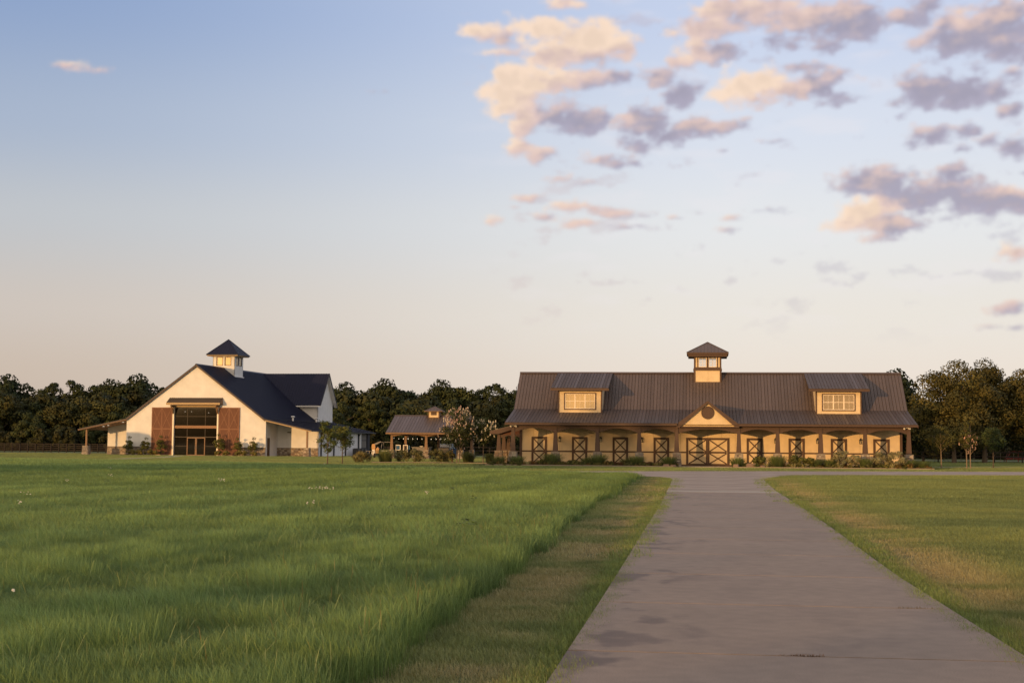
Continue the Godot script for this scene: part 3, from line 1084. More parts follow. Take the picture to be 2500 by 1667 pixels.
	# dormers with wide windows
	for dx in [-11.4, 11.45]:
		var fz := 0.02
		var half := 1.93
		var dw := MB.new()
		dw.prism([Vector3(dx - half, 4.62, fz), Vector3(dx + half, 4.62, fz), Vector3(dx + half, 6.95, fz), Vector3(dx - half, 6.95, fz)], Vector3(0, 0, -0.12))
		part(s, "dormer_wall", dw, M.siding)
		for sd in [-1.0, 1.0]:
			var ck := MB.new()
			var xx: float = dx + sd * half
			var p := [Vector3(xx, 4.62, fz - 0.12), Vector3(xx, 4.85, -1.69), Vector3(xx, 8.4, -5.8), Vector3(xx, 6.95, fz - 0.12)]
			if sd < 0:
				p.reverse()
			ck.prism(p, Vector3(-sd * 0.1, 0, 0))
			part(s, "dormer_cheek", ck, M.siding)
			var tr := MB.new()
			tr.box(Vector3(xx - 0.06, 4.66, fz - 0.06), Vector3(xx + 0.06, 6.72, fz + 0.035))
			part(s, "dormer_trim", tr, M.brown_trim)
		var fl := MB.new()
		fl.box(Vector3(dx - half - 0.15, 4.66, fz + 0.002), Vector3(dx + half + 0.15, 4.74, fz + 0.05))
		part(s, "dormer_sill", fl, M.dark_trim)
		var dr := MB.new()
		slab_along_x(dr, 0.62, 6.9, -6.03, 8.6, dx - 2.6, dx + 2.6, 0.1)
		part(s, "dormer_roof", dr, M.rib_shadow)
		sheet_row(s, Vector3(dx - 2.6, 8.6, -6.03), Vector3(dx - 2.6, 6.9, 0.62), 18, 5.2 / 18.0, M.brown_metal_low)
		var df := MB.new()
		df.box(Vector3(dx - 2.63, 6.68, 0.54), Vector3(dx + 2.63, 6.885, 0.64))
		part(s, "dormer_fascia", df, M.brown_trim)
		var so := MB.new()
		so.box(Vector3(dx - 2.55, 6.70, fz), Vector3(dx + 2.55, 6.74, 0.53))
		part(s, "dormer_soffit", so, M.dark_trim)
		# window: brown casing, cream sashes, twelve panes
		var y0 := 4.99
		var y1 := 6.51
		var x0: float = dx - 1.45
		var x1: float = dx + 1.45
		var win := part(s, "window", frame_ring(x0, x1, y0, y1, 0.09, fz + 0.002, fz + 0.07), M.brown_trim)
		part(win, "sash_frame", frame_ring(x0 + 0.09, x1 - 0.09, y0 + 0.09, y1 - 0.09, 0.055, fz - 0.01, fz + 0.045), M.sash)
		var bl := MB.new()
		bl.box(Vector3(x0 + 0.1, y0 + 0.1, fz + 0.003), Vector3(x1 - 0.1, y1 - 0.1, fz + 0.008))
		part(win, "pane_backing", bl, M.pane_reflect_tan if dx < 0 else M.pane_reflect_dim)  # flat panel whose tone carries the painted reflection
		var inner0 := x0 + 0.145
		var each := (x1 - x0 - 0.29 - 0.22) / 3.0
		var ym := (y0 + y1) * 0.5
		for k in 3:
			var a: float = inner0 + k * (each + 0.11)
			if k < 2:
				var mu := MB.new()
				mu.box(Vector3(a + each, y0 + 0.145, fz - 0.01), Vector3(a + each + 0.11, y1 - 0.145, fz + 0.044))
				part(win, "mullion", mu, M.sash)
			var mr := MB.new()
			mr.box(Vector3(a, ym - 0.025, fz), Vector3(a + each, ym + 0.025, fz + 0.04))
			part(win, "meeting_rail", mr, M.sash)
			for g in [[y0 + 0.145, ym - 0.025], [ym + 0.025, y1 - 0.145]]:
				var mt := MB.new()
				mt.box(Vector3(a + each * 0.5 - 0.012, g[0], fz + 0.01), Vector3(a + each * 0.5 + 0.012, g[1], fz + 0.03))
				part(win, "muntin", mt, M.sash)
				for hx in 2:
					var pn := MB.new()
					var pa := a + hx * (each * 0.5 + 0.012)
					pn.quad(Vector3(pa, g[0], fz + 0.02), Vector3(pa + each * 0.5 - 0.012, g[0], fz + 0.02), Vector3(pa + each * 0.5 - 0.012, g[1], fz + 0.02), Vector3(pa, g[1], fz + 0.02))
					part(win, "pane", pn, M.clear_pane)
	stable_cupola(s)
	# lanterns on the wall beside the columns
	for x in [-12.831, -9.107, -5.446, -1.9, 6.346, 9.99, 13.706]:
		if x == -1.9:
			continue
		wall_lantern(s, Vector3(x - 0.4, 2.36, 0.16))
	for x in [-16.9, 16.75]:
		var fl2 := MB.new()
		for k in [-0.13, 0.13]:
			fl2.bar(Vector3(x + k, 3.5, zc + 0.2), Vector3(x + k * 1.9, 3.40, zc + 0.42), 0.13, 0.13)
		fl2.box(Vector3(x - 0.06, 3.46, zc + 0.15), Vector3(x + 0.06, 3.58, zc + 0.24))
		part(s, "flood_light", fl2, M.white_paint)
	side_porch(s)


func wall_lantern(s: Node, at: Vector3) -> void:
	var b := MB.new()
	b.box(at + Vector3(-0.05, -0.1, -0.15), at + Vector3(0.05, 0.18, -0.11))
	b.bar(at + Vector3(0, 0.14, -0.12), at + Vector3(0, 0.24, 0), 0.025, 0.025)
	b.frustum(at + Vector3(0, 0.08, 0), 0.26, 0.26, 0.07, 0.07, 0.12)
	b.box(at + Vector3(-0.02, 0.2, -0.02), at + Vector3(0.02, 0.27, 0.02))
	b.box(at + Vector3(-0.1, -0.25, -0.1), at + Vector3(0.1, -0.21, 0.1))
	for c in [[-1, -1], [1, -1], [-1, 1], [1, 1]]:
		b.bar(at + Vector3(c[0] * 0.085, -0.22, c[1] * 0.085), at + Vector3(c[0] * 0.105, 0.09, c[1] * 0.105), 0.022, 0.022, Vector3(0, 0, 1))
	var l := part(s, "wall_lantern", b, M.black_metal)
	var g := MB.new()
	g.frustum(at + Vector3(0, -0.2, 0), 0.16, 0.16, 0.19, 0.19, 0.28)
	part(l, "lantern_glass", g, M.clear_pane)
	var t := MB.new()
	t.tube([at + Vector3(0, -0.2, 0), at + Vector3(0, -0.04, 0)], [0.022, 0.02], 6)
	part(l, "candle", t, M.sash)


func stable_cupola(s: Node) -> void:
	var c := Vector3(0.02, 0, -6.18)
	var hw := 1.25
	var low := MB.new()
	low.box(c + Vector3(-hw + 0.02, 7.3, -hw + 0.02), c + Vector3(hw - 0.02, 8.82, hw - 0.02))
	var base := part(s, "cupola_base", low, M.siding)
	var gv := MB.new()
	gv.box(c + Vector3(0.03, 7.7, hw - 0.02), c + Vector3(0.045, 8.8, hw - 0.012))
	part(base, "board_joint", gv, M.siding_edge)
	for k in [[-1, -1], [1, -1], [-1, 1], [1, 1]]:
		var p := MB.new()
		p.box(c + Vector3(k[0] * (hw - 0.06) - 0.075, 7.3, k[1] * (hw - 0.06) - 0.075), c + Vector3(k[0] * (hw - 0.06) + 0.075, 10.25, k[1] * (hw - 0.06) + 0.075))
		part(s, "cupola_post", p, M.brown_trim)
	var band := MB.new()
	band.box(c + Vector3(-hw - 0.07, 8.8, -hw - 0.07), c + Vector3(hw + 0.07, 8.96, hw + 0.07))
	band.box(c + Vector3(-hw - 0.03, 8.962, -hw - 0.03), c + Vector3(hw + 0.03, 9.1, hw + 0.03))
	part(s, "cupola_band", band, M.brown_trim)
	var flash := MB.new()
	flash.box(c + Vector3(-hw - 0.16, 7.62, hw - 0.02), c + Vector3(hw + 0.16, 7.7, hw + 0.06))
	part(s, "cupola_flashing", flash, M.dark_trim)
	# lantern room: two windows on each side, open right through
	for f in 4:
		var q := Transform3D(Basis(Vector3.UP, f * PI * 0.5), c)
		var fill := MB.new()
		for x in [[-hw + 0.12, -0.93], [0.93, hw - 0.12]]:
			fill.box(Vector3(x[0], 9.1, hw - 0.1), Vector3(x[1], 10.25, hw - 0.03))
		part(s, "cupola_wall", fill, M.siding, q)
		var tr := MB.new()
		for x in [[-0.95, -0.85], [-0.09, 0.09], [0.85, 0.95]]:
			tr.box(Vector3(x[0], 9.1, hw - 0.11), Vector3(x[1], 10.25, hw))
		part(s, "cupola_trim", tr, M.brown_trim, q)
		for x in [-0.85, 0.09]:
			var win := part(s, "cupola_window", frame_ring(x, x + 0.76, 9.11, 10.2, 0.06, hw - 0.08, hw - 0.02), M.sash, q)
			var pn := MB.new()
			pn.quad(Vector3(x + 0.05, 9.16, hw - 0.05), Vector3(x + 0.71, 9.16, hw - 0.05), Vector3(x + 0.71, 10.15, hw - 0.05), Vector3(x + 0.05, 10.15, hw - 0.05))
			part(win, "pane", pn, M.clear_pane)
			var mt := MB.new()
			mt.box(Vector3(x + 0.37, 9.16, hw - 0.06), Vector3(x + 0.39, 10.15, hw - 0.035))
			for yy in [9.42, 9.68, 9.94]:
				mt.box(Vector3(x + 0.06, yy - 0.009, hw - 0.058), Vector3(x + 0.7, yy + 0.009, hw - 0.037))
			part(win, "muntin", mt, M.sash)
	hip_cap(s, c + Vector3(0, 10.43, 0), 1.92, 1.08, M.brown_metal, M.brown_trim, 0.16, 0.32)
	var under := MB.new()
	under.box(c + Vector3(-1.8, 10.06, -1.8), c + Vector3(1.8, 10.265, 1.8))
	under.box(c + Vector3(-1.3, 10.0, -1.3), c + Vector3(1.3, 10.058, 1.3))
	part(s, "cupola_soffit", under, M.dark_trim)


func side_porch(s: Node) -> void:
	# a shed porch along the west wall, open at the sides
	var o := -0.4
	var px := -18.69 + o
	var zf := -2.43
	var roof := MB.new()
	var a := Vector3(-16.85, 3.72, zf + 0.55)
	var b := Vector3(px - 0.75, 2.96, zf + 0.55)
	roof.prism([b, a, a + Vector3(0, 0.09, 0), b + Vector3(0, 0.09, 0)], Vector3(0, 0, -8.9))
	part(s, "side_porch_roof", roof, M.brown_metal)
	var fas := MB.new()
	fas.prism([b + Vector3(-0.03, -0.2, 0.02), b + Vector3(0.75, -0.2, 0.02), a + Vector3(0, -0.25, 0.02), a + Vector3(0, 0.05, 0.02), b + Vector3(-0.03, 0.06, 0.02)], Vector3(0, 0, -0.07))
	part(s, "side_porch_fascia", fas, M.column_paint)
	var infill := MB.new()
	infill.prism([Vector3(px - 0.1, 2.66, zf), Vector3(-16.85, 2.6, zf), Vector3(-16.85, 3.68, zf), Vector3(px - 0.1, 3.14, zf)], Vector3(0, 0, -0.1))
	part(s, "side_porch_infill", infill, M.rust_boards)
	part(s, "side_arch_board", arch_board(px, -16.85, 2.32, 2.62, 2.72, zf + 0.06, 0.12), M.column_paint)
	for k in 3:
		var z := zf - 3.45 * k
		pier(s, Vector3(px, 0.0, z), 0.78, 0.62, 1.2, 0.8)
		var c := MB.new()
		c.frustum(Vector3(px, 1.25, z), 0.42, 0.42, 0.24, 0.24, 1.55)
		part(s, "side_column", c, M.column_paint)
	var beam := MB.new()
	beam.box(Vector3(px - 0.1, 2.62, zf - 7.1), Vector3(px + 0.1, 2.86, zf - 0.1))
	part(s, "side_porch_beam", beam, M.brown_trim)


# ---------------------------------------------------------------- the white barn

# a slab between two lines that run along z (d is depth behind the front): from (x0, y0) to (x1, y1)
func slab_along_z(b: MB, x0: float, y0: float, x1: float, y1: float, za: float, zb: float, thick: float) -> void:
	var d := Vector2(x1 - x0, y1 - y0).normalized()
	var nrm := Vector2(-d.y, d.x)
	if nrm.y < 0:
		nrm = -nrm
	var lo := Vector3(-nrm.x, -nrm.y, 0) * thick
	var zn := maxf(za, zb)
	var zf := minf(za, zb)
	var p := [Vector3(x0, y0, zn), Vector3(x1, y1, zn), Vector3(x1, y1, zf), Vector3(x0, y0, zf)]
	if x0 > x1:
		p = [p[1], p[0], p[3], p[2]]
	b.prism(p, lo)


# raised ribs running from (x0, y0) to (x1, y1), repeated along z
func ribs_along_z(parent: Node, x0: float, y0: float, x1: float, y1: float, za: float, zb: float, step: float, m: Material) -> void:
	var b := MB.new()
	var z := za - step * 0.5
	while z > zb:
		var a := Vector3(x0, y0, z)
		var c := Vector3(x1, y1, z)
		if a.distance_to(c) > 0.2:
			var up := (c - a).cross(Vector3(0, 0, 1)).normalized()
			if up.y < 0:
				up = -up
			b.bar(a + up * 0.02, c + up * 0.02, 0.06, 0.045, up)
		z -= step
	part(parent, "rib", b, m, Transform3D(), true)


func barn() -> void:
	var s := thing("barn", "white barn with navy metal roof, small cupola and tall glass entrance", "barn", Vector3(-69.128, 0, -194.556), deg_to_rad(-3.3))
	var mid := 0.3
	var wl := -9.8
	var wr := 10.4
	var deep := 30.6
	var k := 0.7425
	var under := func(x: float) -> float: return 12.33 - k * absf(x - mid)
	# floor
	var fl := MB.new()
	fl.box(Vector3(-16.6, -0.1, -deep), Vector3(17.0, 0.04, 0.4))
	part(s, "floor", fl, M.walk)
	# front wall round the tall opening
	var w := MB.new()
	w.prism([Vector3(wl, 0, 0), Vector3(-3.0, 0, 0), Vector3(-3.0, under.call(-3.0), 0), Vector3(wl, under.call(wl), 0)], Vector3(0, 0, -0.25))
	w.prism([Vector3(3.6, 0, 0), Vector3(wr, 0, 0), Vector3(wr, under.call(wr), 0), Vector3(3.6, under.call(3.6), 0)], Vector3(0, 0, -0.25))
	w.prism([Vector3(-3.0, 6.62, 0), Vector3(3.6, 6.62, 0), Vector3(3.6, under.call(3.6), 0), Vector3(mid, under.call(mid), 0), Vector3(-3.0, under.call(-3.0), 0)], Vector3(0, 0, -0.25))
	part(s, "front_wall", w, M.cream)
	var sw := MB.new()
	sw.box(Vector3(wl, 0, -deep), Vector3(wl + 0.2, 4.9, -0.25))
	part(s, "side_wall", sw, M.cream)
	var sw2 := MB.new()
	sw2.box(Vector3(wr - 0.2, 0, -deep), Vector3(wr, 4.9, -0.25))
	part(s, "side_wall", sw2, M.cream)
	var bw := MB.new()
	bw.prism([Vector3(wr, 0, -deep), Vector3(wl, 0, -deep), Vector3(wl, under.call(wl), -deep), Vector3(mid, under.call(mid), -deep), Vector3(wr, under.call(wr), -deep)], Vector3(0, 0, 0.2))
	part(s, "rear_wall", bw, M.cream)
	# inside: dark hall behind the glass
	var hall := MB.new()
	hall.box(Vector3(wl + 0.21, 0.041, -14.0), Vector3(wr - 0.21, 0.06, -0.3))
	hall.box(Vector3(wl + 0.21, 0.061, -14.2), Vector3(wr - 0.21, 4.6, -14.0))
	hall.prism([Vector3(wl + 0.4, 4.62, -14.0), Vector3(wr - 0.4, 4.62, -14.0), Vector3(mid, 11.9, -14.0)], Vector3(0, 0, -0.2))
	hall.box(Vector3(wl + 0.205, 0.061, -13.9), Vector3(wl + 0.26, 4.8, -0.3))
	hall.box(Vector3(wr - 0.26, 0.061, -13.9), Vector3(wr - 0.205, 4.8, -0.3))
	part(s, "hall", hall, M.interior)
	# stone skirting along the front
	for seg in [[wl, -6.1], [6.7, wr]]:
		var st := MB.new()
		st.box(Vector3(seg[0], 0, 0.003), Vector3(seg[1], 1.13, 0.05))
		st.box(Vector3(seg[0] - 0.02, 1.13, 0.002), Vector3(seg[1] + 0.02, 1.2, 0.12))
		var base := part(s, "stone_skirting", st, M.mortar)
		var sv := MB.new()
		stones(sv, Vector3(seg[0], 0.0, 0.05), Vector3(1, 0, 0), Vector3(0, 1, 0), Vector3(0, 0, 1), seg[1] - seg[0], 1.12, 0.0, 0.55)
		part(base, "stone", sv, M.stone, Transform3D(), true)
	# sliding doors of upright boards with diamond braces
	for x0 in [-6.06, 3.68]:
		var x1: float = x0 + 2.98
		var ld := MB.new()
		ld.box(Vector3(x0, 0.1, 0.06), Vector3(x1, 6.58, 0.11))
		var door := part(s, "barn_door", ld, M.rust_boards)
		var bd := MB.new()
		var nb := 14
		for i in nb:
			var a: float = x0 + (x1 - x0) * i / nb
			bd.box(Vector3(a + 0.014, 0.12, 0.11), Vector3(a + (x1 - x0) / nb - 0.014, 6.56, 0.128))
		part(door, "board", bd, M.rust_boards, Transform3D(), true)
		part(door, "door_frame", frame_ring(x0, x1, 0.1, 6.58, 0.13, 0.112, 0.165), M.rust_brace)
		var xm: float = (x0 + x1) * 0.5
		var mr := MB.new()
		mr.box(Vector3(x0 + 0.13, 3.55, 0.112), Vector3(x1 - 0.13, 3.72, 0.16))
		part(door, "mid_rail", mr, M.rust_brace)
		var ms := MB.new()
		ms.box(Vector3(xm - 0.06, 0.23, 0.112), Vector3(xm + 0.06, 3.548, 0.155))
		ms.box(Vector3(xm - 0.06, 3.722, 0.112), Vector3(xm + 0.06, 6.45, 0.155))
		part(door, "mid_stile", ms, M.rust_brace)
		for c in [[x0 + 0.13, xm - 0.06], [xm + 0.06, x1 - 0.13]]:
			cross_brace(door, c[0], c[1], 0.23, 3.55, 0.14, 0.09, M.rust_brace)
			cross_brace(door, c[0], c[1], 3.72, 6.45, 0.14, 0.09, M.rust_brace)
	# white jambs and the glass front
	for x in [[-3.02, -2.82], [3.44, 3.64]]:
		var j := MB.new()
		j.box(Vector3(x[0], 0.02, -0.26), Vector3(x[1], 6.62, 0.2))
		part(s, "jamb", j, M.cream_trim)
	var gf := MB.new()
	gf.box(Vector3(-2.82, 0.0, -0.22), Vector3(-2.74, 6.6, -0.12))
	gf.box(Vector3(3.36, 0.0, -0.22), Vector3(3.44, 6.6, -0.12))
	for x in [-0.97, 1.63]:
		gf.box(Vector3(x - 0.03, 2.6, -0.22), Vector3(x + 0.03, 6.6, -0.13))
	gf.box(Vector3(-2.74, 5.33, -0.215), Vector3(3.36, 5.39, -0.135))
	gf.box(Vector3(-2.74, 2.5, -0.215), Vector3(3.36, 2.6, -0.115))
	gf.box(Vector3(-2.74, 6.5, -0.215), Vector3(3.36, 6.6, -0.115))
	for x in [[-2.74, -1.02], [1.68, 3.36]]:
		gf.box(Vector3(x[0], 1.26, -0.215), Vector3(x[1], 1.32, -0.135))
		gf.box(Vector3(x[0], 0.02, -0.215), Vector3(x[1], 0.1, -0.115))
	var win := part(s, "glass_front", gf, M.bronze)
	var cells := []
	for x in [[-2.74, -1.015], [-0.925, 1.585], [1.675, 3.36]]:
		cells.append([x[0], x[1], 5.4, 6.5])
		cells.append([x[0], x[1], 4.12, 5.32])
		cells.append([x[0], x[1], 2.6, 3.72])
	for x in [[-2.74, -1.02], [1.68, 3.36]]:
		cells.append([x[0], x[1], 1.33, 2.5])
		cells.append([x[0], x[1], 0.1, 1.25])
	for q in cells:
		var pn := MB.new()
		pn.quad(Vector3(q[0], q[2], -0.17), Vector3(q[1], q[2], -0.17), Vector3(q[1], q[3], -0.17), Vector3(q[0], q[3], -0.17))
		part(win, "pane", pn, M.pane)
	var beam := MB.new()
	beam.box(Vector3(-2.8, 3.73, -0.24), Vector3(3.42, 4.11, 0.0))
	part(s, "timber_beam", beam, M.beam_wood)
	for x in [-0.97, 0.36]:
		var dr := part(s, "glass_door", frame_ring(x, x + 1.31, 0.03, 2.49, 0.12, -0.21, -0.1), M.warm_wood)
		var pn := MB.new()
		pn.quad(Vector3(x + 0.1, 0.1, -0.16), Vector3(x + 1.21, 0.1, -0.16), Vector3(x + 1.21, 2.4, -0.16), Vector3(x + 0.1, 2.4, -0.16))
		part(dr, "pane", pn, M.pane)
		var h := MB.new()
		var hx: float = x + 1.22 if x < 0 else x + 0.09
		h.bar(Vector3(hx, 0.9, -0.04), Vector3(hx, 1.4, -0.04), 0.035, 0.035, Vector3(0, 0, 1))
		part(dr, "handle", h, M.steel_post)
	# little awning on brackets above the glass
	var aw := MB.new()
	aw.prism([Vector3(-3.55, 7.22, 1.15), Vector3(4.17, 7.22, 1.15), Vector3(4.17, 7.9, 0.02), Vector3(-3.55, 7.9, 0.02)], Vector3(0, -0.08, 0))
	var awn := part(s, "awning", aw, M.awning_metal)
	var ar := MB.new()
	for i in 26:
		var x := -3.45 + 0.3 * i
		ar.bar(Vector3(x, 7.235, 1.15), Vector3(x, 7.915, 0.03), 0.04, 0.035)
	part(awn, "rib", ar, M.awning_metal, Transform3D(), true)
	var af := MB.new()
	af.box(Vector3(-3.57, 6.92, 1.08), Vector3(4.19, 7.2, 1.17))
	part(awn, "awning_fascia", af, M.light_wood)
	var ah := MB.new()
	ah.box(Vector3(-3.1, 6.64, 0.03), Vector3(3.72, 6.86, 0.18))
	part(awn, "header", ah, M.light_wood)
	var an := MB.new()
	an.prism([Vector3(4.18, 7.14, 1.1), Vector3(4.18, 6.95, 0.05), Vector3(4.18, 7.85, 0.05)], Vector3(-0.06, 0, 0))
	part(awn, "awning_cheek", an, M.warm_wood)
	for x in [-2.92, 3.54]:
		var br := MB.new()
		br.bar(Vector3(x, 6.9, 1.05), Vector3(x, 5.75, 0.24), 0.13, 0.16, Vector3(1, 0, 0))
		br.box(Vector3(x - 0.07, 5.7, 0.2), Vector3(x + 0.07, 6.62, 0.3))
		br.box(Vector3(x - 0.07, 6.62, 0.2), Vector3(x + 0.07, 6.9, 1.06))
		part(s, "awning_bracket", br, M.warm_wood)
	# main roof and the lean-to roofs on both sides
	var zf := 0.38
	var rf := MB.new()
	slab_along_z(rf, mid, 12.5, 10.4, 5.0, zf, -deep - 0.3, 0.16)
	var rr := part(s, "roof", rf, M.navy_metal)
	ribs_along_z(rr, mid, 12.5, 10.4, 5.0, zf, -deep - 0.3, 0.405, M.navy_metal)
	var rg := MB.new()
	slab_along_z(rg, -9.85, 5.0, mid, 12.5, zf, -deep - 0.3, 0.16)
	part(s, "roof", rg, M.navy_metal)
	var lr := MB.new()
	slab_along_z(lr, 10.4, 5.0, 16.95, 3.55, zf, -deep - 0.3, 0.1)
	var lrp := part(s, "lean_to_roof", lr, M.navy_metal)
	ribs_along_z(lrp, 10.4, 5.0, 16.95, 3.55, zf, -deep - 0.3, 0.405, M.navy_metal)
	var ll := MB.new()
	slab_along_z(ll, -16.88, 3.55, -9.85, 5.0, zf, -deep - 0.3, 0.1)
	part(s, "lean_to_roof", ll, M.navy_metal)
	var cap := MB.new()
	cap.prism([Vector3(mid - 0.2, 12.38, zf + 0.01), Vector3(mid + 0.2, 12.38, zf + 0.01), Vector3(mid + 0.03, 12.58, zf + 0.01), Vector3(mid - 0.03, 12.58, zf + 0.01)], Vector3(0, 0, -deep - 0.7))
	part(s, "ridge_cap", cap, M.navy_metal)
	# flashing strips where the slopes meet
	var fs := MB.new()
	fs.bar(Vector3(10.4, 5.055, zf), Vector3(10.4, 5.055, -deep), 0.16, 0.03)
	part(s, "roof_flashing", fs, M.dark_grey)
	# fascia boards along the front edge
	for seg in [[mid, 12.33, -9.85, 4.83, 0.02], [mid, 12.33, 10.4, 4.83, 0.02], [-9.85, 4.88, -16.86, 3.44, 0.02], [10.4, 4.88, 16.93, 3.44, 0.02]]:
		var fb := MB.new()
		var xa := minf(seg[0], seg[2])
		var xb := maxf(seg[0], seg[2])
		var ya: float = seg[1] if seg[0] < seg[2] else seg[3]
		var yb: float = seg[3] if seg[0] < seg[2] else seg[1]
		fb.prism([Vector3(xa, ya - 0.12, zf - 0.02), Vector3(xb, yb - 0.12, zf - 0.02), Vector3(xb, yb + 0.02, zf - 0.02), Vector3(xa, ya + 0.02, zf - 0.02)], Vector3(0, 0, -0.06))
		part(s, "fascia_board", fb, M.brown_fascia if seg[0] != 10.4 else M.light_wood)
		var sf := MB.new()
		sf.prism([Vector3(xa, ya - 0.02, zf - 0.08), Vector3(xb, yb - 0.02, zf - 0.08), Vector3(xb, yb, zf - 0.08), Vector3(xa, ya, zf - 0.08)], Vector3(0, 0, -0.3))
		part(s, "soffit", sf, M.warm_wood)
	var gut := MB.new()
	gut.bar(Vector3(17.0, 3.46, zf), Vector3(17.0, 3.46, -deep - 0.3), 0.13, 0.12)
	part(s, "gutter", gut, M.dark_grey)
	barn_cupola(s, Vector3(0.25, 0, -11.45))
	barn_wing(s, mid, deep)
	barn_left(s)
	# vent pipes on the roof
	for d in [10.4, 21.0]:
		var vp := MB.new()
		vp.tube([Vector3(10.6, 4.8, -d), Vector3(10.6, 5.5, -d)], [0.12, 0.11], 10)
		vp.frustum(Vector3(10.6, 5.46, -d), 0.24, 0.24, 0.5, 0.5, 0.1)
		vp.frustum(Vector3(10.6, 5.56, -d), 0.5, 0.5, 0.3, 0.3, 0.12)
		part(s, "vent_pipe", vp, M.white_paint)


func barn_cupola(s: Node, c: Vector3) -> void:
	var hw := 1.66
	var b := MB.new()
	# four walls, the front and east ones cut for windows
	for f in 4:
		var q := Basis(Vector3.UP, f * PI * 0.5)
		var wx := [[-hw, -1.12], [-0.12, 0.12], [1.12, hw]]
		for x in wx:
			b.prism([c + q * Vector3(x[0], 12.85, hw), c + q * Vector3(x[1], 12.85, hw), c + q * Vector3(x[1], 14.1, hw), c + q * Vector3(x[0], 14.1, hw)], q * Vector3(0, 0, -0.12))
		b.prism([c + q * Vector3(-hw, 10.6, hw), c + q * Vector3(hw, 10.6, hw), c + q * Vector3(hw, 12.848, hw), c + q * Vector3(-hw, 12.848, hw)], q * Vector3(0, 0, -0.12))
		b.prism([c + q * Vector3(-hw, 14.102, hw), c + q * Vector3(hw, 14.102, hw), c + q * Vector3(hw, 14.36, hw), c + q * Vector3(-hw, 14.36, hw)], q * Vector3(0, 0, -0.12))
	part(s, "cupola_wall", b, M.cream)
	for f in 4:
		var q := Transform3D(Basis(Vector3.UP, f * PI * 0.5), c)
		for x in [-1.12, 0.12]:
			var win := part(s, "cupola_window", frame_ring(x, x + 1.0, 12.85, 14.1, 0.07, hw - 0.1, hw + 0.02), M.brown_trim, q)
			var pn := MB.new()
			pn.quad(Vector3(x + 0.06, 12.91, hw - 0.04), Vector3(x + 0.94, 12.91, hw - 0.04), Vector3(x + 0.94, 14.04, hw - 0.04), Vector3(x + 0.06, 14.04, hw - 0.04))
			part(win, "pane", pn, M.clear_pane)
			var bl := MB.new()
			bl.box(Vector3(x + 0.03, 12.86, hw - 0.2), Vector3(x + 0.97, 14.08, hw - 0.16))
			part(win, "pane_backing", bl, M.pane_sunglow)  # panel added behind the glass, its yellow standing for sun glow
	var fl := MB.new()
	fl.box(c + Vector3(hw - 0.02, 11.0, -hw - 0.15), c + Vector3(hw + 0.14, 11.34, hw + 0.15))
	part(s, "cupola_flashing", fl, M.white_metal)
	hip_cap(s, c + Vector3(0, 14.42, 0), 2.42, 2.32, M.navy_metal, M.navy_trim, 0.1, 0.4)
	var so := MB.new()
	so.box(c + Vector3(-2.3, 14.2, -2.3), c + Vector3(2.3, 14.31, 2.3))
	part(s, "cupola_soffit", so, M.light_wood)


